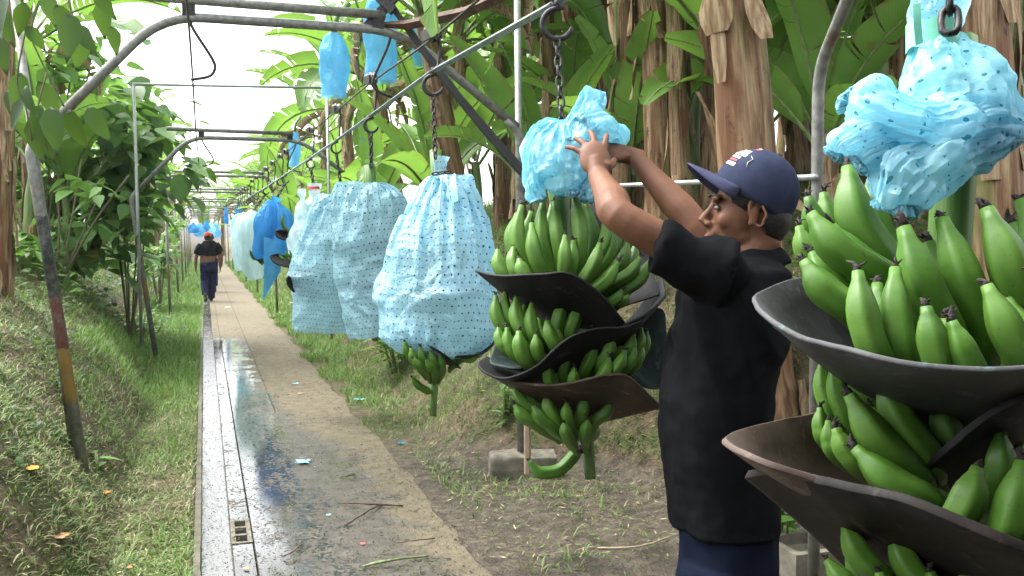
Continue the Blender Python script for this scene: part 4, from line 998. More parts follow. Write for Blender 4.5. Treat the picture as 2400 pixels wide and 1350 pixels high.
pad('brown foam pad with drooping right corner above the lowest hand', [(1150, 878, 2.68), (1200, 893, 2.61), (1250, 903, 2.57), (1310, 901, 2.55), (1380, 886, 2.53), (1440, 878, 2.54), (1472, 882, 2.55), (1505, 908, 2.58), (1552, 954, 2.68)], (1365, 985, 2.79), 'pad_brown', .0, .008)
pad('greenish black foam flap hanging at the right behind the fingers, beside the black shirt', [(1530, 720, 2.84), (1552, 726, 2.84), (1562, 760, 2.84), (1563, 840, 2.84), (1553, 905, 2.83), (1525, 912, 2.82), (1480, 900, 2.82)], (1410, 840, 2.84), 'pad_green', .0, .006)

# ---------------- bunches C to H under their bags
Cb = Bunch('banana bunch hidden in the dotted light blue bag, its lowest hand hanging out', P(1022, 352, 4.3), P(1017, 975, 4.28), .028, .015)
Cb.hand_px([(948, 800, 975, 850, 24, 4.15, 4.2), (963, 815, 985, 860, 24, 4.12, 4.17), (985, 812, 1000, 862, 24, 4.12, 4.18), (1008, 822, 1020, 866, 24, 4.13, 4.18), (1030, 830, 1035, 870, 22, 4.14, 4.2), (968, 840, 1000, 868, 24, 4.1, 4.17),
            (1000, 842, 1018, 872, 24, 4.1, 4.18), (1118, 836, 1080, 842, 22, 4.15, 4.2), (1125, 828, 1080, 835, 20, 4.18, 4.22)], 4.14, 4.2)
mb = MB(); banana(mb, [P(1012, 920, 4.27), P(998, 915, 4.25), P(978, 902, 4.22), P(966, 884, 4.2)], .017, 4, 8); mb.build('banana', [M['banana_skin'], M['banana_tip']], Cb.t)
for z in (640, 720): Cb.hand_gen(P(0, z, 4.3).z, 7, -180, 0, .17, .019, .12)
pad('dark foam pad sloping down to the right below the dotted light blue bag', [(930, 788, 4.3), (945, 794, 4.2), (1000, 808, 4.12), (1040, 830, 4.12), (1082, 864, 4.2)], (1032, 850, 4.32), 'pad_black', .0)
pad('dark foam pad showing at the lower right under the dotted light blue bag', [(1178, 770, 4.35), (1160, 805, 4.24), (1125, 830, 4.15), (1070, 836, 4.12)], (1050, 838, 4.32), 'pad_black', .0)
Db = Bunch('banana bunch in the torn dotted bag with its cut stalk standing out on top', P(866, 388, 6.1), P(880, 800, 6.1), .04, .02)
Eb = Bunch('banana bunch in the pale bag tied with red ribbon', P(800, 440, 8.0), P(745, 690, 8.0), .03, .015)
Eb.hand_px([(706, 655, 722, 678, 11, 7.8, 7.85), (716, 660, 728, 685, 11, 7.8, 7.85), (725, 668, 738, 690, 11, 7.8, 7.85), (705, 675, 730, 692, 11, 7.75, 7.8), (712, 688, 738, 696, 11, 7.75, 7.8), (700, 645, 716, 670, 10, 7.85, 7.9)], 7.8, 7.85)
pad('round black foam pad tilted toward the path below the pale ribbon tied bag', [(748, 628, 7.9), (705, 628, 7.85), (678, 645, 7.8), (672, 662, 7.8), (686, 682, 7.8), (712, 694, 7.8), (742, 698, 7.85)], (735, 660, 7.95), 'pad_black', .0, .012, .02)
Fb = Bunch('banana bunch in the whitish bag with two knotted necks', P(735, 440, 9.9), P(700, 640, 9.9), .03, .016)
Fb.hand_px([(668, 588, 685, 608, 10, 9.7, 9.75), (680, 590, 692, 610, 10, 9.7, 9.75), (655, 598, 678, 614, 10, 9.7, 9.75), (675, 602, 690, 616, 9, 9.7, 9.75), (664, 505, 668, 535, 9, 9.7, 9.75)], 9.7, 9.75)
pad('long dark foam pad under the bananas of the whitish bag', [(650, 594, 9.7), (634, 600, 9.65), (640, 614, 9.6), (662, 624, 9.6), (692, 628, 9.65)], (690, 606, 9.8), 'pad_black', .0, .012, .02)
pad('small dark foam pad above it at the left of the whitish bag', [(672, 538, 9.7), (646, 541, 9.65), (650, 556, 9.6), (668, 563, 9.65)], (680, 552, 9.8), 'pad_black', .0, .012, .02)
Gb = Bunch('banana bunch in the deep blue bag with the long hanging tail', P(650, 470, 12), P(622, 640, 12), .03, .016)
Gb.hand_px([(586, 588, 600, 602, 9, 11.7, 11.8), (594, 592, 608, 606, 9, 11.7, 11.8), (603, 596, 614, 608, 9, 11.7, 11.8), (588, 600, 606, 610, 8, 11.7, 11.8)], 11.7, 11.8)
pad('black foam pad at the left of the deep blue bag', [(624, 545, 11.6), (610, 555, 11.6), (606, 578, 11.6), (622, 580, 11.6)], (628, 565, 11.75), 'pad_black', .0, .012, .02)

# ---------------- bags
def drape(mb, rows, d, dm=.8, nu=110, sub=9, crs=.012, f1=7, fold=.05, nf=9, seed=0, neck=None, hem=0.0, dshift=None):
    """bag of revolution from silhouettes (y, xl, xr[, depth factor])"""
    ctl = [(q[0], (q[1] + q[2]) / 2, (q[2] - q[1]) / 2, q[3] if len(q) > 3 else dm) for q in rows]
    cv = bez([Vector((q[0], q[1], q[2])) for q in ctl], sub); dmv = bez([Vector((q[3], 0, 0)) for q in ctl], sub)
    nv = len(cv); vs = []; uv = []; rmax = max(q[2] for q in ctl) * d / F; acc = 0; last = None
    for i, c in enumerate(cv):
        t = i / (nv - 1); hw = max(.5, c.z) * d / F; ctr = P(c.y, c.x, d)
        if last is not None: acc += math.hypot((ctr - last[0]).length, hw - last[1])
        last = (ctr, hw)
        for j in range(nu):
            a = 2 * PI * j / nu; ff = fold * (1 - .6 * t)
            k = 1 + ff * (math.sin(nf * a + seed + 2 * t) * .6 + .4 * math.sin((nf * 2 + 1) * a + 3 * t + seed * 2)) * (1 if hw > .03 else .7)
            p = ctr + RT * (hw * k * math.cos(a)) - FW * (hw * k * dmv[i].x * math.sin(a))
            if hem and t > .8: p.z += hem * math.sin(a * 2 + seed) * (t - .8) / .2
            amp = crs * min(1, hw / .06)
            q = Vector((p.x, p.y, p.z * .75)); q += Vector((noise.noise(q * 3), noise.noise(q * 3 + Vector((7, 7, 7))), 0)) * .12
            dv = amp * (crease(q, f1, seed) - .3) + amp * .45 * (crease(q, f1 * 2.3, seed + 5) - .3) + amp * .8 * noise.noise(q * 3.3 + Vector((seed, 0, 0)))
            u = (RT * math.cos(a) - FW * math.sin(a))
            vs.append(p + u * dv); uv.append((a * rmax, acc))
    fs = [(i * nu + j, i * nu + (j + 1) % nu, (i + 1) * nu + (j + 1) % nu, (i + 1) * nu + j) for i in range(nv - 1) for j in range(nu)]
    # seam column uv is continuous enough for the dots
    mb.add(vs, fs, 0, uv)
def bag(label, parts, mat, loc, kids=()):
    mb = MB()
    for kw in parts: drape(mb, **kw)
    o = mb.build('plastic_bag', M[mat], None, True, loc=loc); props(o, label, 'plastic bag', 'blue bags over the bunches')
    for nm, m2, mt in kids: m2.build(nm, M[mt], o)
    return o
def band(px, py, d, rx, h, n=16):
    m2 = MB(); c = P(px, py, d); rows = [[c + RT * (rx * d / F * math.cos(a)) - FW * (rx * d / F * .9 * math.sin(a)) + UP * ((k - .5) * h * d / F + .003 * math.sin(3 * a)) for a in np.linspace(0, 2 * PI, n + 1)[:-1]] for k in (0, .5, 1)]
    m2.grid(rows, closed=True); return m2
mb2 = MB(); tri = [P(1054, 420, 4.15), P(1066, 405, 4.14), P(1078, 460, 4.1), P(1064, 480, 4.08)]; mb2.grid([[tri[0], tri[1]], [P(1056, 450, 4.1), P(1070, 440, 4.1)], [P(1060, 475, 4.09), P(1074, 470, 4.09)]])
def simbag(label, mat, mbs, loc, kids=(), sharp=30, crink=None):
    mb = MB()
    for m in mbs: mb.add(m.v, m.f, 0, m.uv)
    o = mb.build('plastic_bag', M[mat], None, True, loc=loc); props(o, label, 'plastic bag', 'blue bags over the bunches')
    if crink:
        f, am, sd = crink
        def cf(p, n):
            q = p * f + Vector((noise.noise(p * f * .7), noise.noise(p * f * .7 + Vector((4, 8, 1))), noise.noise(p * f * .7 + Vector((9, 3, 6))))) * .8 + Vector((sd, sd * 2, sd * 3)); d1 = noise.voronoi(q)[0]; d2 = noise.voronoi(q * 2.4)[0]
            return am * ((d1[0] - .45) * 1.5 + (d2[0] - .4) * .55)
        displace(o.data, cf)
    if sharp: o.data.set_sharp_from_angle(angle=math.radians(sharp))
    for nm, m2, mt in kids: m2.build(nm, M[mt], o)
    return o
def inner_pad(x, y, d, rx, label):
    R = [(x + rx * math.cos(a), y - rx * .25 * math.sin(a) + (4 if math.cos(a) < 0 else 0), d - rx * d / F * math.sin(a)) for a in np.linspace(-.2, PI + .2, 9)]
    pad(label, R, (x, y + 12, d), 'pad_black', .0, .008)
inner_pad(1028, 690, 4.29, 104, 'dark foam pad showing dimly through the upper half of the largest dotted bag')
inner_pad(872, 574, 6.1, 62, 'dark foam pad showing dimly through the torn dotted bag, upper one')
inner_pad(872, 664, 6.1, 62, 'dark foam pad showing dimly through the torn dotted bag, lower one')
for z in (540, 640): Db.hand_gen(P(0, z, 6.1).z, 7, -180, 0, .17, .02, .12)
up = MB(); fold_sweep(up, [(1034, 366, 4.28, 27, 18), (1032, 384, 4.28, 23, 16), (1034, 404, 4.28, 17, 14), (1036, 416, 4.28, 22, 18)], 7, .4, 48, 3.0)
bC = cloth_bag('c', 4.28, [(420, 15), (450, 42), (490, 74), (540, 100), (575, 112), (600, 110), (650, 122), (682, 140), (692, 140), (708, 104), (740, 98), (766, 118), (778, 130), (790, 118), (815, 50), (870, 20)], (1036, 412, 17), .282 * 6.283, 818, 124, 110, 160, 14,
    [(687, 22, .14, 3, 1.25), (776, 20, .14, 2, .5), (570, 26, .08, 4, 2.4)], 1.0, -.02, 7, .3, waist=((0, 1.06), (.6, 1.04), (.655, 1.0), (.72, .86), (.8, .92), (.86, .98), (1, .9)), tilt=-.1, hemgather=.5)
simbag('light blue dotted bag tied at the neck, largest of the full bags', 'film_dots', [up, bC], P(1035, 405, 4.28), [('ribbon', mb2, 'ribbon_mint')], 30, (8, .016, 3.0))
bD = cloth_bag('d', 6.1, [(429, 8), (433, 34), (442, 56), (458, 70), (480, 79), (510, 84), (560, 84), (574, 90), (588, 74), (640, 80), (662, 90), (676, 70), (730, 62), (790, 50)], (870, 428, 9), .27 * 6.283, 768, 96, 84, 130, 12,
    [(574, 18, .12, 3, 2.0), (664, 18, .14, 2, .9), (470, 20, .12, 2, .4)], 2.0, 0, 4, .35, waist=((0, 1.05), (.4, 1.02), (.5, .9), (.62, .98), (.7, .86), (1, .84)), tilt=.12, hemgather=.9)
simbag('whitish blue dotted bag torn open around the cut stalk, second in the row', 'film_dots_grey', [bD], P(870, 440, 6.1), (), 30, (6.5, .026, 4.0))
upE = MB(); fold_sweep(upE, [(801, 432, 7.9, 13, 9), (801, 444, 7.9, 11, 8), (803, 454, 7.9, 13, 10)], 5, .4, 32, 4.0)
bE = cloth_bag('e', 7.9, [(455, 8), (475, 24), (520, 52), (570, 66), (640, 72), (656, 76), (670, 60), (720, 48), (790, 35)], (795, 455, 12), .26 * 6.283, 768, 80, 76, 120, 12, [(652, 20, .1, 2, 2.6)], 3.0, -.22, 5, .35, waist=((0, 1.05), (.6, 1), (.7, .82), (1, .8)), tilt=.15, hemgather=.9)
simbag('tall pale dotted bag with red ribbon at its neck, third in the row', 'film_dots_grey', [bE, upE], P(800, 450, 7.9), [('ribbon', band(803, 451, 7.85, 15, 9), 'ribbon_red')], 30, (6, .03, 5.0))
bag('whitish bag with two knotted necks and a red ribbon, fourth in the row', [dict(rows=[(430, 722, 750), (445, 724, 748), (462, 728, 746), (470, 722, 752), (490, 700, 765), (520, 690, 780), (560, 675, 778), (590, 680, 775), (620, 690, 770), (660, 697, 760), (690, 705, 750)], d=9.8, crs=.03, f1=4, fold=.06, seed=4.0, sub=6),
     dict(rows=[(443, 700, 716), (455, 698, 718), (468, 704, 714), (480, 698, 722), (510, 692, 735), (540, 690, 745)], d=9.7, crs=.02, f1=4, fold=.06, seed=4.6, sub=5, nu=50)], 'film_pale', P(735, 450, 9.8), [('ribbon', band(735, 441, 9.75, 14, 6), 'ribbon_red')])
mt = MB(); mt.grid([[P(618, 555, 11.5), P(636, 560, 11.45), P(658, 560, 11.5)], [P(618, 600, 11.48), P(638, 600, 11.4), P(660, 600, 11.5)], [P(618, 645, 11.5), P(636, 640, 11.42), P(658, 636, 11.5)], [P(617, 680, 11.5), P(628, 672, 11.45), P(640, 664, 11.5)], [P(616, 704, 11.5), P(619, 700, 11.5), P(622, 696, 11.5)]])
fg = MB()
crumple_sweep(fg, [(648, 462, 11.8, 13, 10), (645, 474, 11.8, 9, 8), (648, 492, 11.8, 20, 18), (655, 515, 11.8, 32, 26), (655, 545, 11.8, 34, 28), (650, 580, 11.8, 30, 26), (640, 612, 11.8, 22, 18)], 2, .66)
crumple_sweep(fg, [(636, 470, 11.7, 9, 8), (630, 490, 11.7, 17, 16), (622, 520, 11.65, 24, 20), (616, 555, 11.65, 20, 18), (606, 590, 11.65, 14, 12), (610, 606, 11.65, 8, 8)], 3, .6)
simbag('deep blue bag with a long pointed tail hanging down, fifth in the row', 'film_blue', [fg], P(645, 470, 11.8), [('bag_tail', mt, 'film_blue')])
fh = MB()
crumple_sweep(fh, [(596, 494, 14.4, 8, 8), (592, 505, 14.4, 16, 14), (588, 530, 14.4, 28, 22), (590, 565, 14.4, 30, 24), (592, 600, 14.4, 28, 24), (596, 635, 14.4, 24, 20), (600, 655, 14.4, 14, 12)], 4, .6)
crumple_sweep(fh, [(578, 500, 14.6, 8, 8), (570, 520, 14.6, 16, 14), (562, 560, 14.6, 18, 16), (564, 600, 14.6, 18, 14), (570, 632, 14.6, 14, 12)], 1, .42)
simbag('pale ragged bag hanging deepest in the row, sixth along it', 'film_pale', [fh], P(590, 500, 14.4))
bag('small pale bag peeping out behind the ragged one', [dict(rows=[(500, 560, 572), (510, 552, 580), (540, 546, 584), (600, 548, 580), (632, 552, 570)], d=16.4, crs=.05, f1=3, fold=.1, seed=6.7, sub=5, nu=60)], 'film_cyan', P(570, 500, 16.4))

kid = MB(); c = P(2186, 84, 1.27)
rows = [[c + RT * (.034 * math.cos(a)) - FW * (.034 * math.sin(a)) + UP * (h + .003 * math.sin(5 * a)) for a in np.linspace(0, 2 * PI, 30)[:-1]] for h in (-.02, -.008, .006, .018)]
kid.grid(rows, closed=True)
kid.grid([[P(2140, 10, 1.24), P(2158, 6, 1.24)], [P(2141, 60, 1.235), P(2160, 60, 1.235)], [P(2146, 108, 1.24), P(2164, 100, 1.24)]])
fa = MB()
crumple_sweep(fa, [(2210, -30, 1.27, 60, 48), (2198, 10, 1.27, 64, 52), (2190, 44, 1.27, 58, 50), (2188, 70, 1.27, 46, 42)], 1, .42)
crumple_sweep(fa, [(2187, 92, 1.27, 44, 42), (2190, 112, 1.27, 66, 58), (2204, 160, 1.265, 98, 84), (2225, 215, 1.26, 128, 100), (2240, 270, 1.255, 136, 104), (2238, 315, 1.25, 116, 86), (2215, 350, 1.25, 80, 60)], 2, .5, excess=1.2, bend=.3)
crumple_sweep(fa, [(2388, 322, 1.25, 16, 20), (2362, 302, 1.25, 44, 42), (2310, 290, 1.24, 70, 64), (2245, 292, 1.22, 72, 66), (2180, 296, 1.2, 66, 60), (2110, 280, 1.195, 66, 58), (2050, 258, 1.2, 72, 62), (2008, 236, 1.205, 60, 52), (1990, 226, 1.21, 26, 24)], 3, .46, 7, 1.0, excess=1.2, bend=.3)
crumple_sweep(fa, [(2340, 305, 1.25, 34, 40), (2290, 335, 1.235, 62, 56), (2220, 362, 1.21, 68, 58), (2160, 395, 1.195, 72, 62), (2122, 430, 1.185, 80, 64), (2100, 462, 1.18, 70, 54), (2092, 484, 1.185, 38, 30)], 4, .46, 7, 2.0, excess=1.2, bend=.3)
crumple_sweep(fa, [(2130, 296, 1.22, 40, 40), (2060, 310, 1.2, 52, 48), (2005, 326, 1.195, 52, 44), (1970, 344, 1.2, 42, 36), (1956, 362, 1.205, 20, 18)], 5, .42, 7, .5)
crumple_sweep(fa, [(2160, 336, 1.23, 44, 40), (2080, 358, 1.205, 52, 44), (2030, 374, 1.195, 46, 40), (2008, 388, 1.195, 24, 22)], 6, .42, 7, 2.5)
simbag('bright blue dotted bag bunched up over the stalk of the nearest bunch', 'film_dots_big', [fa], P(2190, 80, 1.27), [('ribbon', kid, 'ribbon_mint')], 28, (13, .017, 1.0))
fb = MB(); kw = dict(excess=1.3, bend=.22)
crumple_sweep(fb, [(1338, 286, 2.7, 20, 18), (1326, 312, 2.69, 58, 44), (1324, 352, 2.68, 80, 56), (1332, 396, 2.68, 74, 52), (1338, 432, 2.68, 54, 40), (1340, 456, 2.68, 30, 24)], 11, .5, 7, 1.0, **kw)
crumple_sweep(fb, [(1318, 300, 2.7, 22, 20), (1286, 308, 2.7, 36, 32), (1256, 340, 2.7, 32, 34), (1246, 390, 2.7, 26, 30), (1250, 435, 2.69, 24, 24), (1262, 468, 2.69, 18, 14)], 12, .5, 7, 3.0, **kw)
crumple_sweep(fb, [(1398, 208, 2.72, 26, 6), (1388, 234, 2.72, 34, 12), (1370, 268, 2.7, 34, 22), (1356, 305, 2.68, 46, 36), (1352, 340, 2.67, 44, 36)], 13, .5, 7, .5, **kw)
crumple_sweep(fb, [(1468, 332, 2.76, 14, 10), (1442, 312, 2.74, 26, 20), (1405, 302, 2.7, 36, 28), (1366, 314, 2.68, 42, 34)], 12, .5, 7, .2, **kw)
crumple_sweep(fb, [(1396, 356, 2.69, 24, 24), (1392, 405, 2.68, 30, 26), (1378, 440, 2.67, 32, 24), (1366, 466, 2.67, 20, 16)], 11, .5, 7, 2.0, **kw)
simbag('thin blue bag crumpled in the hands of the man in the navy cap', 'film_cyan', [fb], P(1330, 350, 2.7), (), 28, (11, .022, 2.0))

# ---------------- chains
def chain(a, b, label, link=.042, r=.0042):
    mb = MB(); chain_mesh(mb, a, b, link, r); return props(mb.build('chain', M['dark_iron'], None, loc=a), label, 'chain', 'chains holding the bunches')
chain(hooks[0], P(2226, 74, 1.19), 'dark chain with big links at the neck of the bag at the upper right', .05, .005)
chain(hooks[1], P(1318, 300, 2.7), 'long dark chain holding the bunch that is being unwrapped', .046)
chain(hooks[2], P(1020, 372, 4.2), 'dark chain holding the largest full dotted bag', .044)
chain(P(1013, 408, 4.18), P(1056, 402, 4.17), 'short dark chain wound around the neck of the largest full dotted bag', .036, .0042)
chain(hooks[3], P(870, 392, 6.05), 'dark chain above the cut stalk of the torn dotted bag', .05, .006)
chain(hooks[4], P(800, 444, 7.9), 'dark chain above the red ribbon of the tall pale bag', .05, .007)
chain(hooks[5], P(735, 434, 9.8), 'dark chain above the whitish bag with two necks', .06, .009)
chain(hooks[6], P(646, 468, 11.8), 'dark chain above the deep blue bag', .06, .01)
chain(hooks[7], P(590, 498, 14.4), 'dark chain above the pale ragged bag deepest in the row', .07, .01)

# ---------------- far cluster of bagged bunches ahead on the second cable
for i, (x, y, w, h, m) in enumerate([(452, 535, 16, 22, 'film_blue'), (468, 540, 20, 28, 'film_tree'), (482, 532, 14, 24, 'film_blue'), (494, 540, 18, 30, 'film_cyan'), (508, 542, 18, 30, 'film_tree')]):
    d = 33 + i * 1.5; bag(['deep blue far bag, leftmost of the cluster ahead of the walker', 'light blue far bag left of the red cap', 'small deep blue far bag above the red cap', 'pale blue far bag right above the red cap', 'light blue far bag, rightmost of the cluster ahead of the walker'][i],
        [dict(rows=[(y - h * .6, x - 3, x + 3), (y - h * .4, x - w * .3, x + w * .3), (y, x - w * .5, x + w * .5), (y + h * .3, x - w * .5, x + w * .45), (y + h * .5, x - w * .3, x + w * .3)], d=d, crs=.08, f1=2.5, fold=.15, seed=i * 2.0, sub=3, nu=24)], m, P(x, y, d))
# ---------------------------------------------------------------- people
def hand(mb, w, f, n, t, angs, curls, sc=1.0, thumb=(.75, .55), tc=.3):
    """w wrist, f finger direction, n back-of-hand normal, t thumb side"""
    f = Vector(f).normalized(); n = Vector(n); n = (n - f * n.dot(f)).normalized(); t = (Vector(t) - f * Vector(t).dot(f)); t = (t - n * t.dot(n)).normalized()
    Mx = Matrix((f, t, n)).transposed()
    mb.ell(w + f * .052 * sc, (.056 * sc, .041 * sc, .017 * sc), Mx, 18, 12)
    mb.ell(w + f * .03 * sc + t * .02 * sc - n * .006 * sc, (.034 * sc, .018 * sc, .016 * sc), Mx, 12, 8)
    mb.tube([w - f * .03 * sc, w + f * .02 * sc, w + f * .05 * sc], [.026 * sc, .025 * sc, .022 * sc], 12)
    Ls = (.072, .082, .076, .06); rs = (.0092, .0096, .0092, .0082)
    for i in range(4):
        a = math.radians(angs[i]); d = f * math.cos(a) + t * math.sin(a); ax = d.cross(n)
        p = w + f * (.086 - .006 * abs(i - 1.2)) * sc + t * (.029 - .0195 * i) * sc; pts = [p - d * .03 * sc, p]; rr = [rs[i] * 1.1, rs[i] * 1.12]
        c = curls[i]
        for k, fr in enumerate((.45, .3, .25)):
            d = (Matrix.Rotation(-c * (.7, 1.0, .7)[k], 3, ax) @ d).normalized()
            p = p + d * Ls[i] * fr * sc; pts.append(p); rr.append(rs[i] * (1.0, .93, .8)[k])
        mb.tube(pts, [r * sc for r in rr], 8); mb.ell(pts[-1], (rr[-1] * sc,) * 3, None, 8, 6)
    p = w + f * .026 * sc + t * .03 * sc; d = (t * thumb[0] + f * thumb[1] - n * tc).normalized()
    q = p + d * .036 * sc; d2 = (d + f * .5).normalized(); e = q + d2 * .03 * sc
    mb.tube([p - d * .015 * sc, p, q, e], [.013 * sc, .0125 * sc, .011 * sc, .0085 * sc], 8); mb.ell(e, (.0085 * sc,) * 3, None, 8, 6)

D0 = 2.42
# head frame
al = math.radians(6); FWh = Vector((FW.x, FW.y, 0)).normalized(); ZU = Vector((0, 0, 1))
hf = (-RT * math.cos(al) + FWh * math.sin(al)); pit = math.radians(3)
hl = ZU.cross(hf); hu = ZU * math.cos(pit) - hf * math.sin(pit) * -0; hf = (hf * math.cos(pit) + ZU * math.sin(pit)).normalized(); hu = hf.cross(hl)
HC = P(1754, 497, D0); HM = Matrix((hf, hl, hu)).transposed()
def hp(x, y, z): return HC + HM @ Vector((x, y, z))
man = thing('person', Vector((P(1700, 1265, D0).x, P(1700, 1265, D0).y, 0)), 'man in black T-shirt and navy cap reaching up with both hands into a blue bag', 'person')
mb = MB()
def he(c, r, rot=None): mb.ell(hp(*c), r, HM @ rot if rot is not None else HM, 20, 14)
Ry = lambda a: Matrix.Rotation(math.radians(a), 3, 'Y')
he((-.018, 0, .045), (.098, .074, .083)); he((-.045, 0, -.01), (.06, .064, .07)); he((.03, 0, -.02), (.06, .063, .085)); he((.04, 0, -.078), (.046, .05, .042)); he((.02, .0, -.062), (.05, .057, .04))
he((.073, 0, -.102), (.02, .024, .017)); he((.085, .024, .03), (.012, .026, .012)); he((.085, -.024, .03), (.012, .026, .012)); he((.05, .042, -.025), (.034, .018, .026)); he((.05, -.042, -.025), (.034, .018, .026))
mb.tube([hp(.086, 0, .02), hp(.098, 0, .0), hp(.112, 0, -.022), hp(.117, 0, -.032)], [.009, .0095, .0125, .0135], 10)
for s in (1, -1): he((.1, s * .0145, -.036), (.013, .0095, .0095))
he((.084, 0, -.06), (.018, .03, .026)); he((.096, 0, -.066), (.011, .022, .0065)); he((.094, 0, -.08), (.011, .02, .0075))
for s in (1, -1):
    for k in range(26):
        a = 2 * PI * k / 26; q = Vector((.019 * math.cos(a), 0, .032 * math.sin(a))); q.x += q.z * .25; q.x *= 1.0 if q.z > -.01 else .75
        he((-.012 + q.x, s * (.073 + .011 * max(0, -math.cos(a - .3))), -.006 + q.z), (.0052, .005, .0056))
    he((-.006, s * .069, -.008), (.012, .008, .02)); he((.003, s * .073, -.03), (.008, .006, .01))
# neck and torso core
nb = P(1768, 640, D0 + .01)
mb.tube([hp(-.02, 0, -.02), hp(-.03, 0, -.075), P(1758, 590, D0), nb], [.058, .056, .06, .075], 18)
TR = [(600, 1725, 1800, .07), (640, 1655, 1825, .14), (700, 1605, 1815, .165), (800, 1592, 1812, .16), (900, 1580, 1788, .145), (1000, 1575, 1775, .145), (1100, 1580, 1785, .15), (1200, 1600, 1795, .15), (1270, 1615, 1790, .145)]
ring = lambda y, a, b, h, k=1.0, g=0.0: (P((a + b) / 2, y, D0), RT * ((b - a) / 2 * D0 / F * k + g), FWh * (h * k + g))
mb.loft([ring(*q, k=.94) for q in TR])
# arms
Ls, Le, Lw = P(1672, 640, 2.26), P(1452, 503, 2.27), P(1402, 412, 2.49)
Rs, Re, Rw = P(1700, 632, 2.6), P(1622, 520, 2.63), P(1484, 366, 2.74)
mb.tube(bez([Ls, Ls.lerp(Le, .5), Le + UP * -.004, Le.lerp(Lw, .35) , Lw], 4), [.052] * 4 + [.046, .045, .044, .043] + [.042, .043, .045, .045] + [.043, .039, .035, .031] + [.028], 16)
mb.tube(bez([Rs, Rs.lerp(Re, .5), Re, Re.lerp(Rw, .4), Rw], 4), [.055] * 4 + [.05, .049, .048, .047] + [.044, .044, .045, .044] + [.041, .037, .033, .029] + [.026], 16)
hand(mb, Lw, UP * .86 - RT * .12 + FW * .42, -FW + UP * .25, RT, (17, -2, -23, -42), (.3, .28, .3, .3), 1.04, (.5, .6), .8)
hand(mb, Rw, -RT * .9 + UP * .3 + FW * .08, UP * .85 + RT * .25 - FW * .55, -FW, (6, 1, -3, -8), (.62, .68, .72, .75), 1.02, (.4, .85), .35)
# legs
for dd, x in ((-.085, 1690), (.085, 1715)):
    d = D0 + dd; fy = 558 + 1.5 * F / d
    mb.tube([P(x + 8, 1240, d), P(x - 4, 1400, d), P(x - 14, 1640, d), P(x + 4, fy - 60, d)], [.06, .065, .05, .04], 14)
me = remesh(mb, .0042, 7, .5)
me.materials.clear()
body = link_mesh('body', me, [M['skin']], man)
def part(name, mbx, mat, vox=None, sm=4, fn=None, parent=man):
    if vox:
        m2 = remesh(mbx, vox, sm)
        if fn: displace(m2, fn)
        return link_mesh(name, m2, [M[mat]], parent)
    return mbx.build(name, M[mat], parent)
# eyes, lips, brows
for s in (1, -1):
    e = MB(); e.ell(hp(.0825, s * .031, .006), (.008, .0115, .0062), HM, 12, 8); eo = e.build('eye', M['eye_white'], man)
    e = MB(); e.ell(hp(.0875, s * .030, .006), (.004, .0055, .0058), HM, 10, 8); e.build('iris', M['eye_iris'], eo)
    b = MB(); b.tube([hp(.101, s * .008, .034), hp(.1, s * .022, .039), hp(.088, s * .042, .036), hp(.074, s * .052, .03)], [.002, .0035, .0035, .0018], 6); b.build('eyebrow', M['hair'], man)
    b = MB(); b.tube([hp(.0915, s * .018, .011), hp(.091, s * .03, .016), hp(.08, s * .043, .009)], [.0016, .002, .0014], 6); b.build('eyelid', M['hair'], man)
b = MB(); b.ell(hp(.1005, 0, -.067), (.0085, .019, .0042), HM, 14, 8); b.ell(hp(.0985, 0, -.0795), (.0085, .0175, .0052), HM, 14, 8); b.build('lips', M['lip'], man)
# hair
b = MB()
def clipped(c, r, keep):
    nu, nv = 48, 32; vs = []; fs = []
    for i in range(nv + 1):
        for j in range(nu):
            ph = PI * i / nv; a = 2 * PI * j / nu; vs.append(Vector((c[0] + r[0] * math.sin(ph) * math.cos(a), c[1] + r[1] * math.sin(ph) * math.sin(a), c[2] + r[2] * math.cos(ph))))
    for i in range(nv):
        for j in range(nu):
            q = (i * nu + j, (i + 1) * nu + j, (i + 1) * nu + (j + 1) % nu, i * nu + (j + 1) % nu); cc = (vs[q[0]] + vs[q[2]]) / 2
            if keep(cc): fs.append(q)
    b.add([hp(*(v + Vector((0, 0, .0012 * noise.noise(v * 300))))) for v in vs], fs)
wig = lambda c: .006 * noise.noise(c * 60)
clipped((-.018, 0, .045), (.1, .0765, .0855), lambda c: (c.z > .0 + wig(c) and c.x < .048 + .2 * (c.z - .02)) or (c.x < -.03 and c.z > -.06))
clipped((-.045, 0, -.012), (.064, .0685, .075), lambda c: c.x < -.028 + wig(c) - max(0, -.03 - c.z) * .5 and c.z > -.074 + wig(c))
b.build('hair', M['hair'], man)
# cap
tb = math.radians(29); cf = hf * math.cos(tb) + hu * math.sin(tb); cu = -hf * math.sin(tb) + hu * math.cos(tb); C0 = hp(-.014, 0, .05)
CRX, CRY, CRZ = .109, .086, .112
def cap_pt(a, e, off=0.0):
    ce, se = math.cos(e), math.sin(e); r = 1 + off
    flat = 1 + .03 * math.cos(6 * a) * 0
    p = cf * (CRX * r * ce * math.cos(a)) + hl * (CRY * r * ce * math.sin(a)) + cu * (CRZ * r * math.copysign(abs(se) ** .92, se))
    w = .0018 * noise.noise(p * 30 + Vector((2, 2, 2))) ; return C0 + p * (1 + w / .1) + p * 0
b = MB(); NA = 60; rows = [[cap_pt(2 * PI * j / NA, math.radians(e), -.006 * math.exp(-((((j * 6) % 60) - 0) / 4.0) ** 2) if (j % 10 == 0) else 0) for j in range(NA)] for e in (-14, -8, 0, 8, 16, 24, 32, 40, 48, 56, 64, 72, 80, 86, 89.5)]
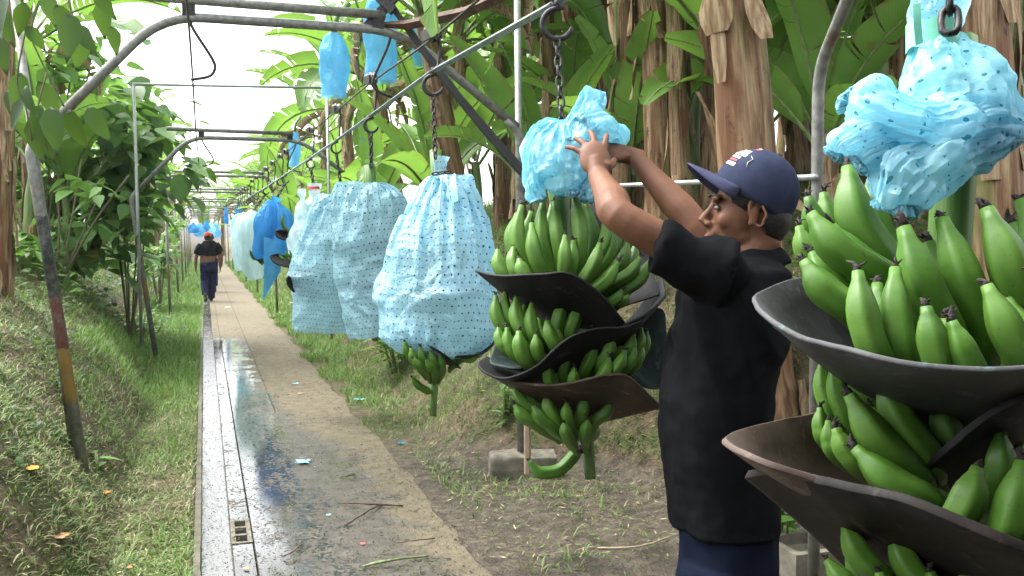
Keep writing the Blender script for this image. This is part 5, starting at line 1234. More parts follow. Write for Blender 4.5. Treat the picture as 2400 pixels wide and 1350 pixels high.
b.grid(rows, closed=True); cap = b.build('cap', M['cap_navy'], man); sm = cap.modifiers.new('t', 'SOLIDIFY'); sm.thickness = .003; sm.offset = -1
b = MB(); b.ell(C0 + cu * (CRZ + .001), (.007, .007, .004), Matrix((cf, hl, cu)).transposed(), 10, 6); b.build('button', M['cap_navy'], cap)
b = MB(); rows = []
for i in range(8):
    t = i / 7; row = []
    for j in range(25):
        a = math.radians(-66 + 132 * j / 24); q = cap_pt(a, math.radians(-8)); ext = .08 * max(0, 1 - abs(a / math.radians(66)) ** 3.2) ** .6 * t
        q = q + cf * ext - cu * (.026 * (math.sin(a) ** 2) * t + .01 * t * t); row.append(q)
    rows.append(row)
b.grid(rows); br = b.build('brim', M['cap_brim'], cap); sm = br.modifiers.new('t', 'SOLIDIFY'); sm.thickness = .0035
b = MB()
def cpatch(a0, a1, e0, e1, mi):
    n = 5; b.grid([[cap_pt(math.radians(a0 + (a1 - a0) * i / n), math.radians(e0 + (e1 - e0) * j / n), .012) for i in range(n + 1)] for j in range(n + 1)], mi)
for a0, a1, e0, e1, mi in ((14, 36, 10, 15, 0), (14, 33, 17, 20, 1), (10, 34, 22, 26, 0), (2, 40, 28, 33, 0), (-2, 38, 34, 38, 0), (0, 36, 40, 43, 0), (30, 40, 50, 55, 1), (26, 36, 56, 60, 0), (-38, -10, 12, 18, 0), (-36, -6, 22, 27, 0), (-34, -4, 30, 40, 0)):
    cpatch(a0, a1, e0, e1, mi)
b.tube([cap_pt(math.radians(46), math.radians(34), .012), cap_pt(math.radians(54), math.radians(30), .015), cap_pt(math.radians(52), math.radians(22), .015), cap_pt(math.radians(56), math.radians(16), .015)], .0009, 5, 0)
b.build('emblem', [M['patch_white'], M['patch_red']], cap)
# shirt
mb = MB()
TS = [(606, 1712, 1812, .085), (640, 1640, 1836, .165), (700, 1592, 1834, .195), (800, 1575, 1828, .19), (900, 1560, 1806, .178), (1000, 1552, 1795, .175), (1100, 1560, 1804, .178), (1190, 1572, 1818, .182), (1228, 1576, 1820, .184)]
mb.loft([ring(*q) for q in TS], 32, 0, .9)
mb.ell(P(1672, 640, 2.27), (.078, .07, .068), None, 18, 12); mb.ell(P(1715, 640, 2.57), (.085, .075, .075), None, 18, 12)
S1 = P(1538, 582, 2.255); dS = (S1 - Ls).normalized()
mb.tube([Ls + RT * .03, Ls.lerp(S1, .4), Ls.lerp(S1, .8), S1], [.08, .068, .066, .068], 20)
S2 = Rs.lerp(Re, .52); mb.tube([Rs, Rs.lerp(S2, .6), S2], [.08, .07, .068], 18)
mb.tube([P(1768, 625, D0), P(1764, 594, D0)], [.09, .071], 20)
arm_dir = (S1 - P(1600, 720, 2.3))
def shirt_fn(p, n):
    v = 0.0
    # drag folds running from the raised arm down the side, and loose vertical folds near the hem
    u = p.dot(RT); w = p.z; q = Vector((u * 13 + w * 6, p.dot(FWh) * 7, w * 3.0 - u * 2))
    k = sstep(.75, 1.35, p.z)
    v += .013 * (1 - abs(noise.noise(q)) * 2.6) * (.35 + .65 * k)
    q2 = Vector((u * 16, p.dot(FWh) * 12, w * 1.8)); v += .012 * noise.noise(q2 + Vector((4, 4, 4))) * (1 - .5 * k)
    v += .003 * noise.noise(p * 30)
    if p.z < .79: v += .0025 * math.sin((p.z) * 400) * .5
    return v
sh = part('shirt', mb, 'shirt_black', .0075, 3, shirt_fn)
# trousers
mb = MB()
mb.loft([ring(1215, 1585, 1812, .165), ring(1290, 1592, 1815, .172), ring(1380, 1590, 1818, .172), ring(1430, 1600, 1812, .165)], 28)
for dd, x in ((-.088, 1692), (.088, 1716)):
    d = D0 + dd; fy = 558 + 1.5 * F / d
    mb.loft([(P(x + dx, y, d), RT * rx, FWh * ry) for dx, y, rx, ry in ((6, 1330, .115, .088), (2, 1420, .11, .085), (-6, 1560, .088, .078), (-8, 1660, .078, .072), (2, 1800, .07, .066), (4, fy - 45, .068, .066))], 20)
def jean_fn(p, n): return .006 * (1 - abs(noise.noise(Vector((p.x * 9, p.y * 9, p.z * 4)))) * 2.4) + .004 * noise.noise(p * 14)
part('trousers', mb, 'jeans', .009, 3, jean_fn)
for dd, x in ((-.088, 1696), (.088, 1720)):
    d = D0 + dd; fy = 558 + 1.5 * F / d; b = MB(); c = P(x, fy, d); c.z = 0
    b.ell(c - RT * .06 + ZU * .045, (.135, .05, .045), Matrix((RT, FWh, ZU)).transposed(), 18, 10); b.ell(c + ZU * .1, (.055, .055, .1), None, 14, 10); b.box(c - RT * .06 + ZU * .012, (.25, .09, .02), Matrix((RT, FWh, ZU)).transposed())
    part('boot', b, 'boot', .008, 3)

def walker(base, label, cap=True, swing=1, k=1.0, back=True, shirt='shirt_far', trou='trousers_navy'):
    t = thing('person', base, label, 'person'); V3 = lambda x, y, z: base + Vector((x * k, y * k, z * k))
    X, Y = Vector((k, 0, 0)), Vector((0, k, 0)); R = lambda x, y, z, rx, ry: (V3(x, y, z), X * rx, Y * ry)
    mb = MB()
    mb.loft([R(0, 0, .82, .15, .1), R(0, 0, .95, .158, .105), R(0, .0, 1.05, .15, .1), R(0, .0, 1.2, .17, .105), R(0, .01, 1.32, .185, .1), R(0, .02, 1.385, .12, .075), R(0, .03, 1.43, .056, .055), R(0, .035, 1.47, .05, .055)], 20)
    mb.ell(V3(0, .05, 1.535), (.074 * k, .092 * k, .105 * k), None, 16, 12)
    for s in (1, -1):
        mb.ell(V3(s * .075, .045, 1.53), (.012 * k, .02 * k, .03 * k), None, 8, 6)
        mb.tube([V3(s * .16, 0, 1.335), V3(s * .225, -.01, 1.2), V3(s * .262, -.0, 1.05), V3(s * .275, .03, .9), V3(s * .275, .06, .8)], [.052 * k, .047 * k, .042 * k, .036 * k, .027 * k], 12)
        hand(mb, V3(s * .275, .06, .8), (0, .25, -1), (s, 0, 0), (0, 1, -.2), (8, 2, -3, -9), (.35, .4, .42, .45), k * 1.0)
    for s in (1, -1):
        if s == swing * -1: mb.tube([V3(s * .08, 0, .88), V3(s * .085, .02, .5), V3(s * .07, -.2, .16)], [.08 * k, .055 * k, .04 * k], 12)
        else: mb.tube([V3(s * .08, 0, .88), V3(s * .075, .1, .48), V3(s * .06, .12, .08)], [.08 * k, .055 * k, .04 * k], 12)
    link_mesh('body', remesh(mb, .011 * k, 3), [M['skin_dark']], t)
    mb = MB(); mb.loft([R(0, 0, 1.09, .2, .135), R(0, 0, 1.13, .215, .14), R(0, 0, 1.22, .2, .13), R(0, 0, 1.32, .2, .12), R(0, .015, 1.385, .13, .09), R(0, .03, 1.425, .07, .068)], 22)
    for s in (1, -1): mb.tube([V3(s * .14, 0, 1.34), V3(s * .21, -.005, 1.24), V3(s * .25, 0, 1.12)], [.07 * k, .068 * k, .07 * k], 14)
    me = remesh(mb, .014 * k, 2); displace(me, lambda p, n: .012 * (1 - abs(noise.noise(p * 8)) * 2.2)); link_mesh('shirt', me, [M[shirt]], t)
    mb = MB(); mb.loft([R(0, 0, .93, .165, .115), R(0, 0, .86, .178, .125), R(0, 0, .76, .18, .12), R(0, .01, .7, .165, .11)], 20)
    for s in (1, -1):
        if s == swing * -1: mb.loft([R(s * .085, 0, .82, .095, .1), R(s * .09, .02, .5, .075, .08), R(s * .085, -.08, .32, .075, .075), R(s * .075, -.18, .17, .07, .065)], 16)
        else: mb.loft([R(s * .085, 0, .82, .095, .1), R(s * .08, .09, .48, .075, .08), R(s * .065, .115, .07, .075, .075)], 16)
    me = remesh(mb, .014 * k, 2); displace(me, lambda p, n: .01 * (1 - abs(noise.noise(p * 9)) * 2.2)); link_mesh('trousers', me, [M[trou]], t)
    for s in (1, -1):
        b = MB()
        if s == swing * -1: b.ell(V3(s * .07, -.2, .1), (.05 * k, .07 * k, .13 * k), Matrix.Rotation(.35, 3, 'X'), 14, 10); b.ell(V3(s * .07, -.16, .05), (.048 * k, .1 * k, .04 * k), Matrix.Rotation(-.7, 3, 'X'), 14, 10)
        else: b.ell(V3(s * .06, .17, .045), (.05 * k, .13 * k, .045 * k), None, 14, 10); b.ell(V3(s * .06, .11, .09), (.05 * k, .055 * k, .09 * k), None, 12, 8)
        link_mesh('boot', remesh(b, .012 * k, 2), [M['boot']], t)
    b = MB(); b.ell(V3(0, .03, 1.52), (.078 * k, .085 * k, .09 * k), None, 16, 12); b.build('hair', M['hair'], t)
    if cap:
        b = MB(); n = 16; b.grid([[V3(.083 * math.cos(e) * math.cos(a), .045 + .1 * math.cos(e) * math.sin(a), 1.56 + .085 * math.sin(e)) for a in np.linspace(0, 2 * PI, n + 1)[:-1]] for e in np.linspace(-.1, PI / 2 - .02, 8)], closed=True)
        cp = b.build('cap', M['cap_red'], t)
        b = MB(); b.grid([[V3(.075 * math.sin(a), .04 + (.1 + .07 * q) * math.cos(a) + .0, 1.555 - .01 * q) for a in np.linspace(-1.1, 1.1, 9)] for q in (0, .5, 1)]); b.build('brim', M['cap_red'], cp)
    return t
w1 = GZ(489, 707); w1.z = 0.004
walker(w1, 'man with red cap and black T-shirt walking away along the path', True, 1, 1.0)
w2 = GZ(497, 684); w2.z = 0.004
walker(w2, 'person in dark clothes mostly hidden ahead of the man with the red cap', False, -1, 1.0, shirt='shirt_far')
# ---------------------------------------------------------------- banana plants
def trunk(mb, h, r0, r1, nst, rnd, lean=.0):
    nv, nu = 18, 22; rows = []; sd = rnd.random() * 50; lobes = [(rnd.uniform(0, 6.28), rnd.uniform(.03, .09), rnd.uniform(-.25, .25)) for _ in range(5)]
    for i in range(nv):
        t = i / (nv - 1); z = h * t; r = r0 + (r1 - r0) * t ** .8; row = []
        if t < .06: r *= 1.12
        cx, cy = lean * t * t + .02 * math.sin(t * 5 + sd), .02 * math.cos(t * 4 + sd)
        for j in range(nu):
            a = 2 * PI * j / nu; k = 1
            for la, lm, tw in lobes:
                dd = (a - la - tw * z * 1.3 + PI) % (2 * PI) - PI
                if 0 < dd < 1.3: k += lm * (1 - dd / 1.3)
            k += .05 * noise.noise(Vector((math.cos(a) * 2, math.sin(a) * 2, z * 2.2 + sd)))
            row.append(Vector((cx + r * k * math.cos(a), cy + r * k * math.sin(a), z)))
        rows.append(row)
    mb.grid(rows, closed=True)
    for s in range(nst):
        a = rnd.uniform(0, 2 * PI); L = rnd.uniform(.25, 1.3); z0 = rnd.uniform(.05 * h, h * .95); up = rnd.random() < .35; w = rnd.uniform(.02, .06); row = []
        tw = rnd.uniform(-.5, .5); curl = rnd.uniform(.02, .16); off0 = rnd.uniform(1.0, 1.06); n = 9
        for i in range(n + 1):
            t = i / n; z = z0 + (L * t if up else -L * t * .9); z = max(.02, z); rr = r0 + (r1 - r0) * max(0, min(1, z / h)) ** .8
            o = rr * off0 + .012 + curl * t ** 2.4 * (1 if up else .8); aa = a + tw * t * .6; ww = w * (1 - .5 * t ** 3) * (1 + .3 * math.sin(t * 9 + a))
            c = Vector((lean * (z / h) ** 2 + o * math.cos(aa), o * math.sin(aa), z + (.0 if not up else -curl * t ** 3)))
            tg = Vector((-math.sin(aa), math.cos(aa), 0)) ; un = Vector((math.cos(aa), math.sin(aa), 0)) * (.012 * math.sin(t * 11 + a))
            row.append([c - tg * ww + un, c + Vector((math.cos(aa), math.sin(aa), 0)) * ww * .35, c + tg * ww - un])
        mb.grid(row, 1)
def leaf(mb, base, az, el, L, W, droop, rnd, tears=5, roll=0.0, fold=.25, pet=.16, mi=0, ns=18):
    h = Vector((math.cos(az), math.sin(az), 0)); s = Vector((-math.sin(az), math.cos(az), 0)); pts = []; p = Vector(base); dirs = []
    for i in range(ns + 1):
        t = i / ns; e = el - droop * t ** 1.35; d = h * math.cos(e) + Vector((0, 0, math.sin(e))); pts.append(p.copy()); dirs.append(d); p = p + d * (L / ns)
    def frame(t):
        f = min(ns - 1e-6, max(0, t * ns)); i = int(f); u = f - i; c = pts[i].lerp(pts[i + 1], u); d = dirs[i].lerp(dirs[i + 1], u).normalized()
        sd = (s * math.cos(roll) + s.cross(d) * math.sin(roll)).normalized(); return c, d, sd, sd.cross(d) * 1.0
    def wd(t):
        if t < pet: return 0.012 * (1 - t / pet) + .004
        q = (t - pet) / (1 - pet); return W * (math.sin(PI * min(1, q ** .72 * .97 + .015)) ** .55) * (1 - .12 * q)
    # midrib
    mb.tube([pts[i] for i in range(0, ns + 1, 2)], [.022 * (1 - i / (ns + 4)) * (L / 2.2) + .003 for i in range(0, ns + 1, 2)], 5, 1, False)
    for side in (1, -1):
        cuts = sorted([pet] + [pet + (1 - pet) * rnd.uniform(.06, .95) for _ in range(rnd.randint(max(0, tears - 2), tears + 2))] + [1.0])
        for a, b in zip(cuts[:-1], cuts[1:]):
            if b - a < .02: continue
            n = max(2, int((b - a) * 12)); dr = fold + rnd.uniform(-.12, .3); rows = []; uvs = []
            for i in range(n + 1):
                t = a + (b - a) * i / n; c, d, sd, nn = frame(t); w = wd(t); row = []
                for q in (0, .35, .7, 1.0):
                    te = t + .05 * q * q; sh = (.5 - i / n) * .02 * q * (1 if tears else 0)
                    ang = .28 - (dr + .28) * q; ww = w * q
                    up = (.22 * q - (dr + .25) * q * q) * w + .006 * math.sin(t * 60 + side) * q
                    row.append(c + sd * (side * ww * math.cos(dr * q * .7)) - nn * (-up) * 1.0 * (-1 if False else 1) + d * (w * .3 * q * q + sh)); uvs.append((side * q, t))
                rows.append(row)
            if side < 0: rows = [r[::-1] for r in rows]; uvs = [u for k in range(n + 1) for u in uvs[k * 4:k * 4 + 4][::-1]]
            mb.grid(rows, mi, uvs)
def crown(mb, base, n, rnd, L=(1.9, 2.5), W=(.26, .34), el=(.35, 1.35), droop=(.9, 1.9), tears=6, az0=0):
    for i in range(n):
        f = (i + .5) / n; e = el[0] + (el[1] - el[0]) * f; az = az0 + i * 2.4 + rnd.uniform(-.3, .3)
        leaf(mb, base + Vector((math.cos(az), math.sin(az), 0)) * .05 * (1 - f) + Vector((0, 0, .1 * f)), az, e + rnd.uniform(-.12, .12), rnd.uniform(*L), rnd.uniform(*W), rnd.uniform(*droop) * (1.15 - .5 * f), rnd, tears, rnd.uniform(-.5, .5), rnd.uniform(.1, .4))
R7 = random.Random(11)
MT, MY = [], []
TM, LM, YM = [M['pseudostem'], M['dry_sheath']], [M['banana_leaf'], M['green_stem']], [M['banana_leaf_young'], M['green_stem']]
def proto(kind):
    a, b = MB(), MB()
    if kind == 'tall':
        h = R7.uniform(2.7, 3.2); trunk(a, h, .135, .085, 17, R7); crown(b, Vector((0, 0, h - .05)), 9, R7, W=(.2, .29), tears=9)
        # withered leaves hanging down the stem
        for k in range(3): leaf(b, Vector((0, 0, h - .1)), R7.uniform(0, 6.28), .2, R7.uniform(1.0, 1.9), .09, 1.95, R7, 9, R7.uniform(-1, 1), .9, .2, 2, 12)
    else:
        h = R7.uniform(.5, 1.2); trunk(a, h, .06, .04, 5, R7); crown(b, Vector((0, 0, h - .03)), 7, R7, (1.0, 1.7), (.14, .22), (.7, 1.5), (.4, 1.6), 5)
    ma, mbm = a.mesh('trunk'), b.mesh('crown')
    for me, mats in ((ma, TM if kind == 'tall' else [M['green_stem'], M['dry_sheath']]), (mbm, (LM if kind == 'tall' else YM) + [M['dry_sheath']])):
        for m in mats: me.materials.append(m)
        me.polygons.foreach_set('use_smooth', [True] * len(me.polygons))
    return ma, mbm
MT = [proto('tall') for _ in range(5)]; MY = [proto('young') for _ in range(5)]
def plant(loc, kind, var, sc, rz, lean, label, group, rad=1.0):
    ms = (MT if kind == 'tall' else MY)[var % 5]
    o = thing('banana_plant' if kind == 'tall' else 'banana_sucker', loc, label, 'banana plant', group)
    o.scale = (sc * rad, sc * rad, sc)
    q = Vector(lean).to_track_quat('Z', 'Y').to_matrix().to_4x4() @ Matrix.Rotation(rz, 4, 'Z'); o.rotation_euler = q.to_euler()
    for nm, me in (('trunk', ms[0]), ('crown', ms[1])):
        c = bpy.data.objects.new(nm, me); COL.objects.link(c); c.parent = o
        if nm == 'crown': c.scale = (1 / rad, 1 / rad, 1)
    return o
placed = []
def plant_px(xb, xt, d, kind, var, sc, label, rad=1.0, rz=None):
    b = P(xb, 480, d); t = P(xt, 0, d); z = Hs(b.x, b.y) - .08; p = Vector((b.x, b.y, z)); placed.append((b.x, b.y))
    return plant(p, kind, var, sc, R7.uniform(0, 6.28) if rz is None else rz, (t - p), label, 'banana plants standing beside the path', rad)
HAND = [(1128, 978, 9.6, 1.0, 1.05, 'banana trunk with reddish brown peeling bark leaning left behind the black strap'),
    (948, 858, 14, .95, 1.0, 'leaning brown banana trunk left of the largest dotted bag'), (1408, 1378, 11, 1.0, .95, 'upright light brown banana trunk behind the raised hands of the man'),
    (1560, 1522, 7.8, 1.05, 1.0, 'thick brown and dark patched banana trunk above the forearm of the man'), (1492, 1500, 10.5, 1.0, .85, 'slim pale banana trunk just left of the dark patched one'),
    (1812, 1715, 5.0, 1.1, 1.3, 'very thick tan banana trunk with shredded bark directly behind the navy cap'), (1870, 1842, 8.6, 1.0, .8, 'slim dark banana trunk between the thick tan trunk and the bent grey pole'),
    (2018, 2022, 8.2, 1.0, .9, 'tan banana trunk just right of the bent grey pole'), (2342, 2298, 4.7, 1.05, 1.05, 'broad fibrous banana trunk behind the bright blue bag at the right edge'),
    (1335, 1258, 12.5, 1.0, .8, 'thin greenish banana trunk crossing behind the long dark chain'), (1003, 985, 16, .9, .9, 'short brown banana trunk between the chains of the two dotted bags'),
    (2150, 2120, 9.5, 1.0, .9, 'brown banana trunk half hidden by the bright blue bag'), (1678, 1668, 12.5, 1.0, .8, 'thin brown banana trunk left of the thick tan one'),
    (2420, 2395, 7.5, 1.0, .9, 'banana trunk cut by the right edge of the picture'), (1180, 1165, 13.5, .9, 1.0, 'brown banana trunk seen between strap and grey arch leg'), (830, 800, 18, 1.0, 1.0, 'distant banana trunk above the red ribbon of the pale bag'),
    (-14, 4, 7.2, 1.0, .8, 'tan banana trunk at the left edge of the picture'), (66, 60, 11, .95, .75, 'slim banana trunk just right of the one at the left edge')]
for i, (xb, xt, d, sc, rad, lab) in enumerate(HAND): plant_px(xb, xt, d, 'tall', i, sc, lab, rad, R7.uniform(0, 6.28) + (2.5 if i == 0 else 0))
MORE = [(1295, 9.6), (1340, 11.5), (1450, 9.4), (1620, 10.8), (1660, 9.2), (1925, 9.8), (2075, 9.2), (2230, 8.6), (1060, 13), (1220, 12), (1345, 15), (1445, 13.5), (1605, 14), (1720, 13), (1955, 11), (2085, 14), (2265, 12), (905, 16.5), (760, 21)]
for i, (x, d) in enumerate(MORE): plant_px(x, x + R7.uniform(-45, 30), d, 'tall', i + 1, R7.uniform(.9, 1.1), 'slim brown banana trunk standing among the others on the right bank', R7.uniform(.55, .8))
SUCK = [(1690, 4.9 + 2.2, 1.3), (1260, 9.0, 1.2), (1010, 10.5, 1.3), (1620, 8.8, 1.3), (1950, 6.6, 1.1), (2090, 6.8, 1.2), (1470, 8.4, 1.1), (1130, 12.5, 1.4), (1350, 10, 1.2), (2230, 7.5, 1.3), (890, 12, 1.2), (1760, 8, 1.2), (1560, 11.5, 1.4), (1900, 10, 1.4), (760, 15, 1.3), (1210, 14, 1.5), (1440, 13.5, 1.5), (2380, 6.4, 1.2), (700, 19, 1.4)]
for i, (x, d, sc) in enumerate(SUCK):
    b = P(x, 480, d); p = Vector((b.x, b.y, Hs(b.x, b.y) - .03))
    plant(p, 'young', i, sc * .92, R7.uniform(0, 6.28), (R7.uniform(-.1, .1), R7.uniform(-.1, .1), 1), 'young bright green banana plant among the trunks on the right bank', 'young banana plants on the right')
def fill(x0, x1, y0, y1, st, side, lab, grp):
    y = y0; k = 0
    while y < y1:
        x = x0
        while x < x1:
            px, py = side * (x + R7.uniform(-.8, .8)), y + R7.uniform(-.8, .8)
            if all((px - a) ** 2 + (py - b) ** 2 > 1.2 for a, b in placed):
                placed.append((px, py)); kind = 'tall' if R7.random() < .66 else 'young'
                plant(Vector((px, py, Hs(px, py) - .08)), kind, k, R7.uniform(.9, 1.25) * (1.15 if kind == 'young' else 1), R7.uniform(0, 6.28), (R7.uniform(-.12, .12), R7.uniform(-.12, .12), 1), lab if kind == 'tall' else lab.replace('tall', 'young'), grp if kind == 'tall' else grp + ', young ones'); k += 1
            x += st * (1 + .02 * (x - x0))
        y += st * (1 + .012 * (y - y0))
fill(5.0, 16, 8, 30, 3.4, 1, 'tall banana plant deep in the plantation beyond the right bank', 'plantation on the right')
fill(4.8, 20, 13, 42, 3.7, -1, 'tall banana plant deep in the plantation beyond the left bank', 'plantation on the left')
for i, (x, d, sc) in enumerate([(150, 12, 1.2), (60, 10.5, 1.1)]):
    b = P(x, 520, d); p = Vector((b.x, b.y, Hs(b.x, b.y) - .03)); plant(p, 'young', i + 2, sc, R7.uniform(0, 6.28), (R7.uniform(-.1, .1), R7.uniform(-.1, .1), 1), 'young bright green banana plant on the left bank', 'young banana plants on the left')
for i in range(46):
    y = 24 + i * 1.25; s = 1 if i % 2 else -1; x = s * R7.uniform(2.3, 6.5) + .6
    plant(Vector((x, y, Hs(x, y) - .05)), 'young', i, R7.uniform(.8, 1.25), R7.uniform(0, 6.28), (0, 0, 1), 'low banana plant filling the space beside the far path', 'low plants beside the far path')
R8 = random.Random(3)
for i, (x, d) in enumerate([(1610, 7.2), (1668, 7.9), (1945, 7.1), (2088, 7.4), (2142, 6.7), (1458, 8.3)]): plant_px(x, x + R8.uniform(-45, 30), d, 'tall', i + 1, R8.uniform(.95, 1.1), 'slim brown banana trunk standing among the others on the right bank', R8.uniform(.55, .75), R8.uniform(0, 6.28))
# trees lining and closing the far path
for i in range(14):
    y = 25 + i * 1.4; s = 1 if i % 2 else -1; x = s * R7.uniform(2.0, 3.4) + .55
    plant(Vector((x, y, Hs(x, y) - .08)), 'tall', i + 1, R7.uniform(.62, .78), R7.uniform(0, 6.28), (-s * .06, 0, 1), 'short banana plant with drooping leaves lining the far path', 'short plants lining the far path')
for i in range(26):
    y = 44 + i * 1.3; x = R7.uniform(1.6, 8) * (1 if i % 2 else -1) + .5
    plant(Vector((x, y, Hs(x, y) - .08)), 'tall', i, R7.uniform(.85, 1.15), R7.uniform(0, 6.28), (-.1 * (1 if i % 2 else -1), 0, 1), 'tall banana plant crowding the far end of the path', 'plants crowding the far end')
for i in range(11):
    y = 32 + i * 3.4; s = 1 if i % 2 else -1; x = s * R7.uniform(2.3, 3.4) + .6; 
    plant(Vector((x, y, Hs(x, y) - .08)), 'tall', i, R7.uniform(.9, 1.1), R7.uniform(0, 6.28), (-s * .12, 0, 1), 'tall banana plant leaning over the far part of the path', 'plants over the far path')
for i in range(9):
    x = -8 + 2 * i + R7.uniform(-.5, .5); y = 78 + R7.uniform(0, 9)
    plant(Vector((x, y, Hs(x, y) - .08)), 'tall' if i % 2 else 'young', i, 1.3 if i % 2 else 2.2, R7.uniform(0, 6.28), (0, 0, 1), 'banana plant at the far end of the path', 'plants at the far end')
# unseen open shed, added behind the camera so its roof shades the nearest things
shed = thing('shade_shed', (1.5, -5, 0), 'unseen open shed with a sheet roof, added behind the camera to shade the foreground', 'shed')
mb = MB(); rows = [[Vector((x, y, z + .02 * math.sin(x * 40))) for x in np.arange(-6, 9.5, .04)] for y, z in ((-.15, 2.75), (-5.5, 3.6), (-11.5, 2.75))]
mb.grid(rows); o = mb.build('roof', M['shade_roof'], shed); sm = o.modifiers.new('t', 'SOLIDIFY'); sm.thickness = .004
mb = MB(); mb.box((1.7, -11.3, 1.35), (15, .08, 2.9)); mb.build('back_wall', M['stake_wood'], shed, False)
for x, y in ((-5.8, -.4), (9, -.4), (-5.8, -11), (9, -11), (9, -5.5), (-5.8, -5.5)):
    mb = MB(); mb.box((x, y, 1.4), (.14, .14, 3.0)); mb.build('post', M['stake_wood'], shed, False)
# ---------------------------------------------------------------- broad leaved shrub and vine on the left
def ov_leaf(V, T, C, b, d, n, L, W, col, cup=.12):
    d = d.normalized(); s = d.cross(n).normalized(); n = s.cross(d); k = len(V)
    st = [(0, 0), (.12, .62), (.32, 1.0), (.58, .82), (.82, .36), (1, 0)]; mid = []; l = []; r = []
    for t, w in st:
        c = b + d * (L * t) - n * (cup * L * t * t); ww = w * W * .5
        mid.append(c); l.append(c - s * ww + n * ww * .28); r.append(c + s * ww + n * ww * .28)
    V += mid + l + r; m = len(st); C += [col] * (3 * m)
    for i in range(m - 1):
        for o in (m, 2 * m):
            q = [k + i, k + i + 1, k + o + i + 1, k + o + i] if o == m else [k + i + 1, k + i, k + o + i, k + o + i + 1]
            T.append((q[0], q[1], q[2])); T.append((q[0], q[2], q[3]))
def leafmesh(name, V, T, C, parent):
    return np_mesh(name, np.array([tuple(v) for v in V]), np.array(T), np.array(C), [M['foliage']], parent=parent, smooth=True)
sb = ground_pt(165, 655); shrub = thing('leafy_shrub', sb, 'tall broad leaved shrub on the left bank behind the banded arch leg', 'shrub')
RS = random.Random(5); dsh = (sb - CAM).dot(FW); V, T, C = [], [], []; mbs = MB(); tips = []
def branch(pts, r): mbs.tube(bez(pts, 5), [r * (1 - .75 * i / ((len(pts) - 1) * 5)) for i in range((len(pts) - 1) * 5 + 1)], 7); return bez(pts, 5)
Q = lambda x, y, dd=0: P(x, y, dsh + dd)
B = [branch([Q(165, 665), Q(182, 540), Q(235, 440), Q(262, 330), Q(270, 230)], .03), branch([Q(212, 600), Q(214, 500), Q(230, 430), Q(320, 330), Q(345, 270)], .02), branch([Q(225, 450), Q(180, 380), Q(130, 300), Q(105, 210)], .018),
     branch([Q(262, 330, .1), Q(215, 250, .2), Q(190, 170, .3)], .014), branch([Q(215, 500), Q(290, 470, .3), Q(380, 450, .5)], .013), branch([Q(235, 440), Q(330, 400, -.3), Q(410, 400, -.4)], .013), branch([Q(182, 540), Q(130, 500, -.2), Q(70, 480, -.2)], .013),
     branch([Q(212, 600), Q(240, 560, -.3), Q(270, 480, -.5)], .012), branch([Q(180, 380), Q(240, 300, -.4), Q(280, 250, -.5)], .012)]
PAL = [(.06, .15, .035), (.09, .2, .05), (.125, .25, .065), (.17, .32, .09)]
for bb in B:
    for c in bb[3:]:
        for _ in range(6):
            o = Vector((RS.gauss(0, .3), RS.gauss(0, .34), RS.gauss(0, .24))); p = c + o; d = Vector((o.x * 1.4 + RS.uniform(-.3, .3), o.y + RS.uniform(-.3, .3), -.25 + RS.uniform(-.35, .3)))
            L = RS.uniform(.13, .27) * dsh / 7.5; col = RS.choice(PAL); col = (.45, .25, .02) if RS.random() < .012 else col
            ov_leaf(V, T, C, p, d, Vector((RS.uniform(-.4, .4), RS.uniform(-.4, .4), 1)), L, L * .72, col)
mbs.build('stem', M['bark'], shrub); leafmesh('crown', V, T, C, shrub)
# low leafy plants at foot of shrub and behind the dotted bag
def low_plant(px, py, d, n, rad, hgt, L, pal, label, name='leafy_plant'):
    b = P(px, py, d); b.z = Hs(b.x, b.y); t = thing(name, b, label, 'plant'); V, T, C = [], [], []; ms = MB()
    for k in range(n):
        a = RS.uniform(0, 6.28); r = rad * RS.random() ** .6; top = b + Vector((r * math.cos(a), r * math.sin(a), hgt * RS.uniform(.45, 1))); ms.tube([b + Vector((r * .3 * math.cos(a), r * .3 * math.sin(a), -.05)), b.lerp(top, .6) + Vector((0, 0, .05)), top], [.006, .005, .003], 5)
        for q in range(5):
            an = a + q * 1.25 + RS.uniform(-.3, .3); ov_leaf(V, T, C, top - Vector((0, 0, .05 * q)), Vector((math.cos(an), math.sin(an), RS.uniform(-.4, .25))), Vector((0, 0, 1)), L * RS.uniform(.7, 1.2), L * .55, RS.choice(pal))
    ms.build('stem', M['green_stem'], t); leafmesh('foliage', V, T, C, t)
LP = [(.08, .18, .035), (.12, .25, .05), (.16, .31, .07)]
low_plant(945, 470, 9.5, 26, .5, .55, .17, LP, 'light green bushy plant behind the two dotted bags')
low_plant(1840, 420, 4.4, 8, .3, .55, .17, LP, 'leafy vine with large leaves growing on the thick tan trunk')
low_plant(1262, 470, 8.6, 16, .6, .35, .1, PAL, 'low green weeds at the top of the bank behind the grey arch leg')
low_plant(1660, 560, 6.4, 14, .5, .4, .1, PAL, 'low green weeds behind the face of the man')
low_plant(2000, 560, 5.4, 14, .5, .4, .13, PAL, 'green weeds on the bank behind the nearest bananas')
low_plant(1960, 960, 5.6, 5, .12, .2, .08, LP, 'small bright green seedling on the mud bank beside the black shirt')
low_plant(1185, 1000, 6.6, 7, .16, .22, .09, PAL, 'small green weed tuft left of the wooden stake')
low_plant(330, 600, dsh + 1, 22, .7, .45, .15, PAL, 'low leafy plants at the foot of the broad leaved shrub')
low_plant(225, 980, 5.5, 3, .05, .1, .12, PAL, 'small dark leafed seedling beside the banded arch leg')
